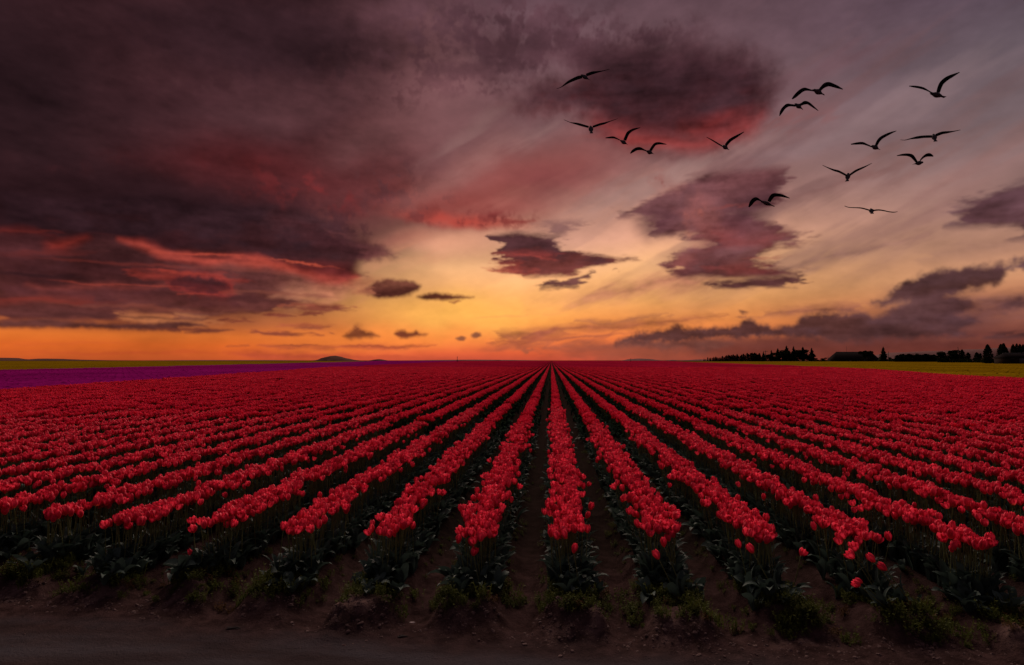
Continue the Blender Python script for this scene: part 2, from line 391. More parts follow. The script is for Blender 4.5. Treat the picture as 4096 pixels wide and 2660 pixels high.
PL = [
 # long wisps right of the glow
 ('R', [(70,1270),(200,1220),(400,1180),(640,1130),(800,1145),(820,1170),(640,1200),(400,1235),(200,1260)], (176,108,88), None, .8, 26, 'd', 'd'),
 ('R', [(290,1318),(400,1322),(620,1296),(520,1322),(380,1335)], (158,94,72), None, .85, 10, 'h'),
 ('R', [(-20,1368),(300,1342),(600,1322),(870,1298),(600,1345),(300,1366),(0,1392)], (164,88,68), None, .85, 12, 'h'),
 ('R', [(-60,1405),(150,1385),(260,1372),(120,1405),(0,1425)], (170,86,64), None, .8, 12, 'h'),
 ('R', [(1060,1100),(1200,1068),(1450,1005),(1690,960),(1600,1000),(1300,1062),(1120,1118)], (150,106,96), None, .85, 16, 'd', 'd'),
 ('R', [(980,1305),(1200,1265),(1500,1252),(1450,1278),(1150,1296)], (146,86,72), None, .9, 12, 'h'),
 ('R', [(930,1282),(975,1288),(950,1298)], (128,78,66), None, .9, 4, 'm'),
 ('R', [(1150,880),(1500,790),(1760,700),(1700,750),(1400,850),(1200,900)], (150,110,102), None, .6, 34, 'd', 'd'),
 ('R', [(1150,760),(1500,660),(1800,560),(1740,610),(1400,720),(1200,780)], (142,104,100), None, .5, 34, 'd', 'd'),
 # ---- left: the layered base of the mass
 ('L', [(-40,930),(900,1010),(1500,1140),(1440,1180),(1300,1205),(1180,1250),(1060,1282),(900,1272),(700,1240),(520,1288),(480,1312),(-40,1325)], (70,36,38), (84,43,40), .97, 14, 'h'),
 ('L', [(940,1075),(1120,1105),(1280,1150),(1400,1170),(1300,1200),(1180,1240),(1120,1200),(980,1140)], (132,78,68), None, .75, 40, 's'),
 ('L', [(1290,1165),(1400,1145),(1520,1150),(1480,1170),(1330,1185)], (140,62,54), None, .8, 24, 's'),
 ('L', [(1110,1225),(1200,1180),(1330,1170),(1500,1165),(1380,1220),(1180,1246)], (196,124,92), None, .6, 30, 'd', 'd'),
 ('L', [(300,1010),(500,1035),(900,1085),(1100,1115),(1180,1150),(1000,1160),(860,1120),(620,1090),(400,1060)], (92,52,52), (84,44,46), .8, 30, 's'),
 ('L', [(90,1135),(180,1060),(330,1020),(540,1050),(720,1085),(560,1112),(600,1145),(720,1158),(690,1182),(520,1178),(300,1164)], (56,30,32), (62,31,33), .8, 34, 's'),
 ('L', [(100,1128),(190,1158),(330,1174),(520,1183),(700,1184),(520,1192),(320,1184),(180,1168)], (132,58,48), None, .75, 10, 's'),
 ('L', [(0,1180),(300,1190),(560,1196),(700,1200),(820,1225),(560,1222),(250,1225),(0,1235)], (74,38,39), None, .7, 18, 'h'),
 ('L', [(0,1236),(200,1238),(400,1232),(320,1252),(100,1256),(0,1262)], (104,44,38), None, .8, 14, 'h'),
 ('L', [(560,1108),(650,1124),(800,1116),(900,1124),(970,1150),(1060,1165),(940,1160),(860,1142),(700,1144),(600,1142)], (140,52,44), None, .85, 9, 'h'),
 ('L', [(690,1158),(780,1130),(890,1134),(950,1165),(960,1205),(910,1225),(820,1222),(740,1200)], (140,50,44), None, .85, 9, 'g'),
 ('L', [(690,1154),(780,1136),(880,1142),(932,1168),(940,1198),(900,1214),(820,1210),(740,1190)], (58,30,33), (84,34,36), .97, 8, 'g'),
 ('L', [(330,1262),(700,1240),(900,1266),(1060,1284),(1180,1252),(1195,1272),(1100,1288),(900,1292),(700,1284),(450,1276)], (86,46,44), (78,42,40), .92, 8, 'h'),
 ('L', [(0,1270),(250,1262),(480,1290),(505,1302),(430,1318),(200,1316),(0,1310)], (80,44,42), None, .85, 9, 'h'),
 ('L', [(510,1296),(650,1298),(860,1318),(930,1330),(860,1334),(640,1330),(500,1318)], (196,118,74), None, .75, 14, 'h'),
 ('L', [(640,1288),(760,1296),(890,1312),(870,1318),(700,1308)], (96,52,44), None, .95, 6, 'h'),
 ('L', [(740,1268),(860,1272),(960,1290),(900,1298),(800,1288)], (120,68,56), None, .8, 8, 'h'),
 ('L', [(690,1285),(720,1280),(860,1300),(820,1304)], (190,118,78), None, .45, 12, 'h'),
 ('L', [(-20,1322),(200,1316),(350,1330),(480,1334),(640,1334),(720,1326),(780,1328),(850,1346),(735,1350),(745,1368),(600,1360),(400,1353),(-20,1351)], (84,48,44), (72,40,36), .97, 6, 'm'),
 ('L', [(765,1370),(850,1355),(955,1360),(905,1368),(820,1376)], (98,52,42), None, .95, 5, 'm'),
 ('L', [(1175,1243),(1290,1252),(1400,1260),(1455,1273),(1380,1283),(1250,1276)], (136,68,52), (112,54,44), .95, 7, 'h'),
 ('L', [(1000,1243),(1180,1240),(1200,1262),(1060,1284)], (92,50,46), None, .9, 8, 'h'),
 ('L', [(1262,1292),(1310,1283),(1362,1290),(1325,1302)], (128,64,48), None, .95, 4, 'h'),
 ('L', [(1135,1294),(1180,1288),(1245,1297),(1190,1304)], (122,60,46), None, .95, 4, 'h'),
 ('L', [(940,1322),(975,1316),(1010,1325),(975,1329)], (118,58,44), None, .95, 4, 'h'),
 ('L', [(1045,1320),(1080,1315),(1095,1322),(1065,1328)], (124,62,46), None, .9, 4, 'h'),
 ('L', [(1150,1346),(1260,1340),(1335,1350),(1290,1359),(1230,1350)], (158,76,54), None, .9, 7, 'h'),
 ('L', [(1010,1372),(1060,1362),(1090,1372),(1150,1368),(1255,1380),(1200,1385),(1110,1380)], (134,64,46), None, .92, 5, 'h'),
 ('L', [(1060,1424),(1160,1422),(1260,1432),(1380,1428),(1450,1422),(1660,1428),(1740,1420),(1630,1440),(1500,1434),(1300,1440)], (166,74,50), None, .85, 6, 'h'),
 ('L', [(900,1456),(1100,1450),(1400,1466),(1250,1474),(1000,1468)], (176,72,48), None, .7, 10, 'h'),
 ('L', [(960,1430),(1000,1430),(985,1434)], (150,70,48), None, .8, 4, 'h'),
 # fiery rim and the big bank above it
 ('L', [(515,998),(640,1040),(800,1060),(960,1074),(1090,1096),(1200,1130),(1330,1154),(1440,1150),(1478,1128),(1440,1090),(1300,1080),(1100,1050),(700,1010)], (190,74,58), None, .95, 14, 's'),
 ('L', [(510,992),(620,988),(740,960),(800,975),(700,1000),(600,1008)], (146,52,44), None, .85, 10, 's'),
 ('L', [(-40,925),(200,952),(360,958),(520,985),(660,1020),(800,1034),(960,1046),(1090,1068),(1200,1104),(1330,1136),(1450,1136),(1478,1110),(1490,1070),(1530,1050),(1480,1010),(1400,965),(1320,935),(1200,890),(1100,860),(900,850),(600,820),(-40,780)], (44,26,31), (56,29,32), .97, 14, 's'),
 ('L', [(1230,1100),(1330,1092),(1450,1100),(1470,1120),(1440,1134),(1320,1134),(1250,1120)], (116,44,42), None, .7, 22, 's'),
 ('L', [(640,985),(720,962),(780,968),(850,990),(760,1000),(650,1002)], (54,27,31), None, .8, 10, 's'),
 ('L', [(1100,860),(1250,880),(1400,930),(1430,960),(1600,1040),(1620,1058),(1500,1060),(1300,1000),(1100,940)], (60,36,40), (70,38,42), .9, 18, 'f'),
 ('L', [(1400,965),(1480,1010),(1620,1050),(1580,1062),(1500,1080),(1480,1040)], (96,54,54), None, .8, 16, 'h', 'h'),
 ('L', [(180,985),(280,972),(350,964),(300,990),(240,1006),(190,1000)], (148,50,40), None, .8, 16, 's'),
 ('L', [(-20,925),(100,930),(200,950),(100,942),(-20,938)], (96,34,32), None, .7, 10, 's'),
 # small clouds by the glow
 ('L', [(1480,1202),(1550,1165),(1600,1152),(1660,1154),(1700,1165),(1736,1178),(1722,1196),(1690,1212),(1640,1227),(1560,1228),(1520,1212)], (104,58,46), (82,40,36), .98, 7, 'm'),
 ('L', [(1460,1205),(1500,1190),(1560,1180),(1550,1200)], (170,100,72), None, .7, 8, 'h'),
 ('L', [(1720,1222),(1790,1206),(1850,1214),(1955,1224),(1900,1232),(1830,1237),(1760,1238)], (118,58,44), (96,44,38), .97, 6, 'm'),
 ('L', [(1848,1244),(1900,1239),(1905,1243),(1880,1249)], (130,64,46), None, .9, 4, 'm'),
 ('L', [(1416,1388),(1436,1376),(1455,1362),(1466,1344),(1478,1336),(1494,1342),(1498,1358),(1530,1370),(1565,1388),(1500,1394),(1450,1396)], (112,56,38), None, .9, 7, 'm', 'f'),
 ('L', [(1632,1372),(1645,1362),(1665,1362),(1680,1372),(1700,1373),(1715,1364),(1730,1374),(1765,1378),(1705,1390),(1650,1394)], (106,50,36), None, .95, 6, 'm'),
 # dark oval with the red belly
 ('R', [(20,400),(120,360),(200,340),(300,280),(400,235),(500,195),(620,180),(760,190),(900,225),(980,245),(1035,290),(1055,350),(1060,410),(1025,470),(985,520),(930,562),(820,584),(700,592),(560,586),(450,566),(350,530),(320,485),(180,450),(60,440)], (60,37,42), (82,40,44), .97, 42, 'f'),
 ('R', [(330,500),(480,540),(700,560),(900,530),(1010,460),(970,545),(830,596),(600,600),(430,580)], (146,56,54), None, .8, 34, 's'),
 ('R', [(420,250),(620,200),(860,240),(1000,290),(1000,390),(880,450),(600,470),(400,450),(330,380)], (55,34,40), None, .85, 70, 's'),
 ('R', [(680,510),(760,485),(860,470),(900,478),(840,505),(740,525)], (124,44,42), None, .7, 22, 's'),
 # lens cloud
 ('R', [(-96,968),(0,960),(90,965),(180,980),(210,1005),(270,1035),(330,1042),(475,1068),(400,1090),(330,1102),(230,1130),(180,1146),(40,1136),(30,1120),(-10,1108),(-50,1070),(-70,1020)], (72,42,47), (108,52,50), .98, 9, 'h'),
 ('R', [(-60,1042),(0,1036),(110,1034),(210,1042),(160,1052),(40,1056),(-40,1058)], (146,58,52), None, .75, 10, 'h'),
 ('R', [(-50,1080),(20,1090),(80,1120),(60,1134),(20,1118),(-30,1100)], (150,62,52), None, .7, 12, 'h'),
 ('R', [(160,1188),(210,1160),(290,1140),(385,1116),(350,1146),(270,1180),(215,1190)], (96,56,56), (88,52,54), .96, 8, 'h'),
 ('R', [(120,935),(190,915),(270,930),(240,950),(180,975),(140,965)], (134,92,88), None, .7, 20, 'h'),
 # tall ragged column
 ('R', [(460,888),(540,840),(650,780),(740,740),(830,718),(950,712),(1115,702),(1122,740),(1092,800),(1078,850),(1000,880),(980,905),(1080,920),(1110,950),(1190,960),(1228,985),(1170,1010),(1060,1045),(1010,1065),(1060,1080),(1100,1108),(1195,1128),(1140,1142),(1000,1143),(870,1150),(740,1148),(680,1130),(645,1088),(690,1045),(790,1010),(740,975),(680,965),(600,972),(568,930),(590,905),(520,897)], (104,64,68), (88,48,52), .96, 13, 'h'),
 ('R', [(830,720),(950,715),(1060,712),(1060,760),(960,800),(850,800),(800,760)], (126,74,76), None, .6, 50, 's'),
 ('R', [(560,930),(640,880),(720,880),(700,950),(600,968)], (82,50,56), None, .9, 30, 's'),
 ('R', [(890,850),(980,800),(1090,790),(1070,850),(1000,880),(940,900)], (78,50,56), None, .9, 34, 's'),
 ('R', [(800,920),(900,880),(980,900),(1060,930),(960,960),(840,970)], (98,52,56), None, .7, 30, 's'),
 ('R', [(705,875),(730,840),(770,812),(800,830),(850,930),(880,960),(820,1000),(780,1002),(745,970),(760,930)], (164,88,78), None, .85, 26, 'f', 'f'),
 ('R', [(850,975),(960,990),(1150,978),(1100,1000),(960,1010),(860,1000)], (132,60,58), None, .75, 22, 'h'),
 ('R', [(840,1100),(960,1094),(1100,1108),(1040,1120),(880,1118)], (134,60,56), None, .8, 16, 'h'),
 ('R', [(650,1090),(700,1050),(760,1040),(720,1100),(700,1128)], (124,66,66), None, .6, 26, 'h'),
 ('R', [(805,1190),(870,1166),(950,1152),(1060,1144),(1140,1150),(1190,1130),(1150,1165),(1120,1182),(920,1196)], (86,50,54), (92,54,56), .97, 7, 'h'),
 ('R', [(545,725),(590,708),(640,728),(690,765),(650,795),(600,772)], (158,92,86), None, .85, 18, 'f', 'f'),
 # right edge
 ('R', [(1786,937),(1860,905),(1815,880),(1900,840),(1990,790),(2111,755),(2300,700),(2300,1000),(2060,985),(2080,945),(1960,928)], (88,60,67), (82,54,60), .96, 14, 'h'),
 ('R', [(1700,1060),(1900,1010),(2111,985),(2200,990),(2000,1040)], (150,108,98), None, .6, 30, 'h'),
 ('R', [(2050,1105),(2090,1080),(2200,1060),(2200,1110),(2100,1112)], (82,58,64), None, .95, 8, 'f'),
 ('R', [(1800,1230),(1950,1215),(2200,1190),(2200,1290),(1950,1300)], (106,68,68), None, .85, 24, 'h'),
 ('R', [(2020,1270),(2080,1252),(2200,1250),(2200,1280),(2060,1282)], (88,60,62), None, .9, 10, 'f'),
 # the long bank low on the right
 ('R', [(430,1422),(450,1395),(500,1390),(520,1375),(620,1360),(680,1343),(740,1352),(830,1346),(900,1345),(980,1322),(1060,1345),(1150,1345),(1210,1300),(1300,1286),(1440,1290),(1500,1308),(1560,1290),(1640,1240),(1540,1258),(1486,1246),(1550,1230),(1600,1190),(1650,1150),(1720,1125),(1830,1110),(1960,1100),(2012,1086),(2037,1125),(2025,1155),(1990,1175),(1940,1186),(1820,1210),(1790,1225),(1880,1235),(1922,1270),(1830,1298),(1900,1308),(1922,1332),(1880,1350),(1850,1365),(1900,1382),(1700,1387),(1500,1395),(1360,1408),(1250,1392),(1000,1387),(900,1392),(780,1398),(600,1410)], (80,54,58), (86,54,52), .97, 9, 'g'),
 ('R', [(1500,1310),(1600,1260),(1760,1250),(1900,1330),(1700,1360),(1520,1350)], (78,54,58), None, .6, 60, 's'),
 ('R', [(1560,1215),(1700,1230),(1760,1260),(1620,1290),(1590,1250)], (104,70,68), None, .6, 30, 'g'),
 ('R', [(430,1412),(700,1398),(900,1402),(780,1425),(520,1428)], (104,66,60), None, .8, 16, 'f'),
 ('R', [(1890,1397),(1980,1374),(2060,1362),(2040,1385),(2111,1372),(2200,1370),(2200,1398),(1980,1402)], (88,56,56), None, .94, 8, 'h'),
 ('R', [(1500,1300),(1900,1250),(1700,1290)], (90,60,60), None, .4, 30, 'h'),
]
for s_ in ST:
    stroke(*s_)
for p_ in PL:
    poly(*p_)
for s_ in ST2:
    stroke(*s_)
_lo = (1 - sstep(SKY.sum(2), 0.10, 0.45))          # the dark masses carry more streaky structure than the clear sky
SKY *= 1 - _lo[..., None] * np.array([0.0, 0.13, 0.12], dtype=np.float32)
SKY *= (1 + 0.04 * _lo)[..., None]
SKY *= np.clip(1 + _lo * (0.13 * field(7, 2.0, stretch=3.5, rot=-4) + 0.06 * field(2, 1.8, stretch=2.0)), 0.4, 2)[..., None]
SKY *= (1 + 0.045 * field(5, 1.8, stretch=2.0) + 0.05 * field(9, 2.2, stretch=5.0, rot=14))[..., None]
pano = np.ones((2 * ELN, AZN, 4), dtype=np.float32)
pano[ELN:, :, :3] = np.clip(SKY, 0.0005, 4)
pano[:ELN, :, :3] = SKY[0][None] * 0.25            # below the horizon: hidden by the ground
sky_img = bpy.data.images.new('sky_panorama', AZN, 2 * ELN, float_buffer=True, is_data=True)
sky_img.colorspace_settings.name = 'Linear Rec.709'
pano = np.roll(pano, -AZN // 4, axis=1)                # Blender puts +X in the middle of the panorama
sky_img.pixels.foreach_set(pano.ravel())
sky_img.update()
env = W.n('ShaderNodeTexEnvironment', projection='EQUIRECTANGULAR', interpolation='Cubic')
env.image = sky_img
col = env.outputs[0]
# physical twilight sky, a small share
nish = W.n('ShaderNodeTexSky', sky_type='NISHITA')
nish.sun_disc = False
nish.sun_elevation = R(SUN_EL)
nish.sun_rotation = R(SUN_AZ)
nsc = W.n('ShaderNodeVectorMath', operation='SCALE'); W.link(nish.outputs[0], nsc.inputs[0]); nsc.inputs['Scale'].default_value = 0.0001
col = W.vmath('ADD', col, nsc.outputs[0])
bg = W.n('ShaderNodeBackground'); W.link(col, bg.inputs[0]); bg.inputs[1].default_value = 1.0 / 2 ** EXPO
wo = W.n('ShaderNodeOutputWorld'); W.link(bg.outputs[0], wo.inputs[0])
world.cycles.sampling_method = 'MANUAL'
world.cycles.sample_map_resolution = 512

# ------------------------------------------------------------------ the one sun: soft last light of the bright sky ahead
sun_data = bpy.data.lights.new('sun', 'SUN')
sun_data.energy = 1.5
sun_data.angle = R(50)
sun_data.color = (1.0, 0.72, 0.62)
sun = bpy.data.objects.new('sun', sun_data)
COL.objects.link(sun)
a, e = R(SUN_AZ), R(SUN_EL)
sdir = Vector((math.sin(a) * math.cos(e), math.cos(a) * math.cos(e), math.sin(e)))
sun.rotation_euler = sdir.to_track_quat('Z', 'Y').to_euler()
sun.location = (0, 0, 30)


# ================================================================== materials
def mat(name):
    m = bpy.data.materials.new(name); m.use_nodes = True
    m.node_tree.nodes.clear()
    N = NT(m.node_tree)
    out = N.n('ShaderNodeOutputMaterial')
    return m, N, out

def simple(name, c, rough=0.8, var=0.25, scale=8.0, spec=0.3):
    m, N, out = mat(name)
    t = N.n('ShaderNodeTexCoord')
    f = N.noise(t.outputs['Object'], scale, 4, 0.6)
    a = tuple(v * (1 - var) for v in c) + (1,); b = tuple(min(1, v * (1 + var)) for v in c) + (1,)
    p = N.n('ShaderNodeBsdfPrincipled')
    N.link(N.mix(f, a, b), p.inputs['Base Color'])
    p.inputs['Roughness'].default_value = rough
    p.inputs['Specular IOR Level'].default_value = spec
    N.link(p.outputs[0], out.inputs[0])
    return m

def petal_mat(name, dark, light, base, trans=0.35, spec=0.04):
    """thin petals: diffuse with light passing through; each petal and each plant a little different"""
    m, N, out = mat(name)
    g = N.n('ShaderNodeNewGeometry'); oi = N.n('ShaderNodeObjectInfo')
    tcn = N.n('ShaderNodeTexCoord')
    r = N.math('ADD', N.math('MULTIPLY', g.outputs['Random Per Island'], 0.55), N.math('MULTIPLY', oi.outputs['Random'], 0.45))
    c = N.mix(r, dark + (1,), light + (1,))
    at = N.n('ShaderNodeAttribute', attribute_name='h')
    c = N.mix(N.smooth(N.noise(tcn.outputs['Object'], 5, 4, 0.7), 0.35, 0.7, 0.0, 0.55 if spec == 0 else 0.0), c, tuple(v * 0.45 for v in dark) + (1,))
    if spec == 0:        # uneven stands of bloom across a far field
        wp = N.noise(N.mapping(g.outputs['Position'], scale=(0.05, 0.02, 0.0)), 1.0, 5, 0.65)
        c = N.mix(N.smooth(wp, 0.35, 0.68, 0.55, 0.0), c, tuple(v * 0.42 for v in dark) + (1,))
    vein = N.noise(N.mapping(tcn.outputs['Object'], scale=(1, 1, 0.12)), 260, 2, 0.5)
    c = N.mix(N.smooth(vein, 0.45, 0.75, 0, 0.25), c, tuple(v * 0.7 for v in dark) + (1,))
    c = N.mix(N.smooth(at.outputs['Fac'], 0.0, 0.22, 0.75, 0.0), c, base + (1,))
    d = N.n('ShaderNodeBsdfPrincipled'); N.link(c, d.inputs['Base Color'])
    d.inputs['Roughness'].default_value = 0.55
    d.inputs['Specular IOR Level'].default_value = spec
    tr = N.n('ShaderNodeBsdfTranslucent'); N.link(c, tr.inputs[0])
    mx = N.n('ShaderNodeMixShader'); mx.inputs[0].default_value = trans
    N.link(d.outputs[0], mx.inputs[1]); N.link(tr.outputs[0], mx.inputs[2])
    N.link(mx.outputs[0], out.inputs[0])
    return m

def leaf_mat(name, a, b, trans=0.25, rough=0.45, spec=0.5, scale=30):
    m, N, out = mat(name)
    g = N.n('ShaderNodeNewGeometry'); oi = N.n('ShaderNodeObjectInfo'); tcn = N.n('ShaderNodeTexCoord')
    n = N.noise(N.mapping(tcn.outputs['Object'], scale=(1, 1, 0.3)), scale, 3, 0.6)
    r = N.math('ADD', N.math('MULTIPLY', g.outputs['Random Per Island'], 0.5), N.math('MULTIPLY', n, 0.5))
    c = N.mix(r, a + (1,), b + (1,))
    d = N.n('ShaderNodeBsdfPrincipled'); N.link(c, d.inputs['Base Color'])
    d.inputs['Roughness'].default_value = rough
    d.inputs['Specular IOR Level'].default_value = spec
    tr = N.n('ShaderNodeBsdfTranslucent'); N.link(c, tr.inputs[0])
    mx = N.n('ShaderNodeMixShader'); mx.inputs[0].default_value = trans
    N.link(d.outputs[0], mx.inputs[1]); N.link(tr.outputs[0], mx.inputs[2])
    N.link(mx.outputs[0], out.inputs[0])
    return m

M = {}
M['red'] = petal_mat('red_petal', (0.55, 0.012, 0.040), (0.86, 0.056, 0.105), (0.78, 0.12, 0.05))
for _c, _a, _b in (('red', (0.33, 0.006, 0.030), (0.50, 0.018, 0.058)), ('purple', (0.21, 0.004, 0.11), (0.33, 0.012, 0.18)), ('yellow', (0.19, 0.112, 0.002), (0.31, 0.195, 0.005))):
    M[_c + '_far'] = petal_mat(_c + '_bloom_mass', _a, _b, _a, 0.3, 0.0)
M['red_mid'] = petal_mat('red_petal_afar', (0.60, 0.014, 0.048), (0.92, 0.060, 0.115), (0.6, 0.06, 0.05), 0.42, 0.001)
M['purple'] = petal_mat('purple_petal', (0.32, 0.003, 0.14), (0.48, 0.012, 0.24), (0.25, 0.01, 0.12), 0.35, 0.06)
M['yellow'] = petal_mat('yellow_petal', (0.34, 0.22, 0.004), (0.50, 0.35, 0.012), (0.35, 0.32, 0.02))
M['stem'] = leaf_mat('stem_green', (0.075, 0.095, 0.032), (0.14, 0.16, 0.055), 0.15, 0.7, 0.1)
M['leaf'] = leaf_mat('tulip_leaf', (0.014, 0.028, 0.021), (0.058, 0.092, 0.074), 0.15, 0.65, 0.06)
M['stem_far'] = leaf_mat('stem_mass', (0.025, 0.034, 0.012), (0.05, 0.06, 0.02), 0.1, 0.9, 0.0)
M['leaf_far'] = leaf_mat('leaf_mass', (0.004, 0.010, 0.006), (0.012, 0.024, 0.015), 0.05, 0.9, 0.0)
M['weed'] = leaf_mat('weed_leaf', (0.020, 0.036, 0.008), (0.075, 0.085, 0.013), 0.3, 0.8, 0.04)
M['dryweed'] = leaf_mat('dry_weed_leaf', (0.045, 0.022, 0.008), (0.08, 0.045, 0.016), 0.2, 0.8, 0.04)
M['needle'] = leaf_mat('conifer_needles', (0.006, 0.010, 0.006), (0.014, 0.020, 0.011), 0.02, 1.0, 0.0, 3)
M['broad'] = leaf_mat('tree_leaves', (0.008, 0.012, 0.006), (0.018, 0.024, 0.010), 0.04, 1.0, 0.0, 3)
M['bark'] = simple('bark', (0.045, 0.035, 0.028), 0.9, 0.4, 6)
M['clod'] = simple('dry_soil_clod', (0.080, 0.052, 0.046), 0.95, 0.45, 22, 0.15)
M['pistil'] = simple('pistil', (0.30, 0.30, 0.05), 0.6)
M['feather'] = simple('dark_feathers', (0.006, 0.006, 0.0065), 1.0, 0.3, 12, 0.0)
M['breast'] = simple('grey_feathers', (0.05, 0.053, 0.056), 1.0, 0.3, 14, 0.0)
M['bill'] = simple('bill', (0.10, 0.07, 0.03), 0.5)
M['post'] = simple('weathered_wood', (0.035, 0.028, 0.022), 0.9, 0.4, 5)
M['wall'] = simple('barn_boards', (0.02, 0.015, 0.013), 1.0, 0.3, 3, 0.0)
M['roof'] = simple('dark_roofing', (0.012, 0.010, 0.010), 1.0, 0.3, 2, 0.0)
M['metal'] = simple('grey_metal', (0.05, 0.05, 0.055), 0.8, 0.2, 2, 0.1)
M['debris'] = simple('dark_debris', (0.008, 0.006, 0.006), 0.95, 0.4, 30, 0.1)
M['chip'] = simple('pale_chip', (0.30, 0.26, 0.25), 0.8, 0.2, 30, 0.2)
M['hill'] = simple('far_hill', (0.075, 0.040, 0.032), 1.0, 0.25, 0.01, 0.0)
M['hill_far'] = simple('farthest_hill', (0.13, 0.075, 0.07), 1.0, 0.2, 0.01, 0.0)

ROW = 0.75
X0 = 0.15
def edge_y(x):
    return 4.24 - 0.050 * x + 0.05 * np.clip(-x - 2.5, 0, 3)

# soil: bare reddish ground of the beds, a worn greyer track across the front
def ground_mat():
    m, N, out = mat('soil_and_track')
    t = N.n('ShaderNodeTexCoord'); P = t.outputs['Object']
    sp = N.n('ShaderNodeSeparateXYZ'); N.link(P, sp.inputs[0])
    n1 = N.noise(P, 1.3, 5, 0.6); n2 = N.noise(P, 9, 6, 0.65); n3 = N.noise(P, 60, 5, 0.7)
    streak = N.noise(N.mapping(P, scale=(0.35, 2.6, 1)), 1.6, 4, 0.55)
    yy = N.math('ADD', sp.outputs[1], N.math('MULTIPLY', sp.outputs[0], 0.055))
    yy = N.math('ADD', yy, N.math('MULTIPLY', N.math('SUBTRACT', n1, 0.5), 0.55))
    road = N.smooth(yy, 4.15, 3.65)
    soil = N.mix(N.smooth(n2, 0.3, 0.7), (0.020, 0.012, 0.011, 1), (0.050, 0.030, 0.028, 1))
    soil = N.mix(N.smooth(n3, 0.52, 0.75, 0, 0.6), soil, (0.012, 0.007, 0.006, 1))
    trk = N.mix(N.smooth(streak, 0.32, 0.68), (0.027, 0.020, 0.020, 1), (0.042, 0.038, 0.042, 1))
    trk = N.mix(N.smooth(n1, 0.45, 0.75, 0, 0.5), trk, (0.062, 0.043, 0.040, 1))
    trk = N.mix(N.smooth(n3, 0.55, 0.8, 0, 0.5), trk, (0.012, 0.009, 0.009, 1))
    bd = N.n('ShaderNodeAttribute', attribute_name='h')
    soil = N.mix(N.math('MULTIPLY', bd.outputs['Fac'], N.smooth(n2, 0.38, 0.62, 0.25, 1.0)), soil, (0.115, 0.076, 0.066, 1))
    soil = N.mix(N.smooth(yy, 4.8, 6.4, 0.0, 0.75), soil, (0.011, 0.009, 0.007, 1))       # shade between the rows, painted into the soil colour further in
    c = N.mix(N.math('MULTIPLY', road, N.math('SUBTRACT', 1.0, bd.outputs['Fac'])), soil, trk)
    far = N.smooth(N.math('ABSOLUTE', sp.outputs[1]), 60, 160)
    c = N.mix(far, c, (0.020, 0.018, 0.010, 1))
    p = N.n('ShaderNodeBsdfPrincipled'); N.link(c, p.inputs['Base Color'])
    p.inputs['Roughness'].default_value = 1.0; p.inputs['Specular IOR Level'].default_value = 0.0
    b = N.n('ShaderNodeBump'); b.inputs['Strength'].default_value = 0.9; b.inputs['Distance'].default_value = 0.03
    hgt = N.math('ADD', N.math('MULTIPLY', n2, 0.8), N.math('MULTIPLY', n3, 0.5))
    N.link(hgt, b.inputs['Height']); N.link(b.outputs[0], p.inputs['Normal'])
    N.link(p.outputs[0], out.inputs[0])
    return m
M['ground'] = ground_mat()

# ================================================================== mesh helpers
def mesh_np(name, V, F, mats=(), fm=None, smooth=False, attr=None):
    """V (n,3); F list of arrays (k,3) / (k,4) or one array"""
    Fs = F if isinstance(F, list) else [F]
    me = bpy.data.meshes.new(name)
    V = np.asarray(V, dtype=np.float32)
    me.vertices.add(len(V)); me.vertices.foreach_set('co', V.ravel())
    loops = np.concatenate([f.ravel() for f in Fs]).astype(np.int32)
    tot = np.concatenate([np.full(len(f), f.shape[1]) for f in Fs]).astype(np.int32)
    st = np.concatenate([[0], np.cumsum(tot)[:-1]]).astype(np.int32)
    me.loops.add(len(loops)); me.loops.foreach_set('vertex_index', loops)
    me.polygons.add(len(tot)); me.polygons.foreach_set('loop_start', st); me.polygons.foreach_set('loop_total', tot)
    for m in mats: me.materials.append(m)
    if fm is not None: me.polygons.foreach_set('material_index', np.asarray(fm, dtype=np.int32))
    if smooth: me.polygons.foreach_set('use_smooth', np.ones(len(tot), dtype=bool))
    if attr is not None:
        a = me.attributes.new('h', 'FLOAT', 'POINT'); a.data.foreach_set('value', np.asarray(attr, dtype=np.float32))
    me.update(calc_edges=True)
    return me

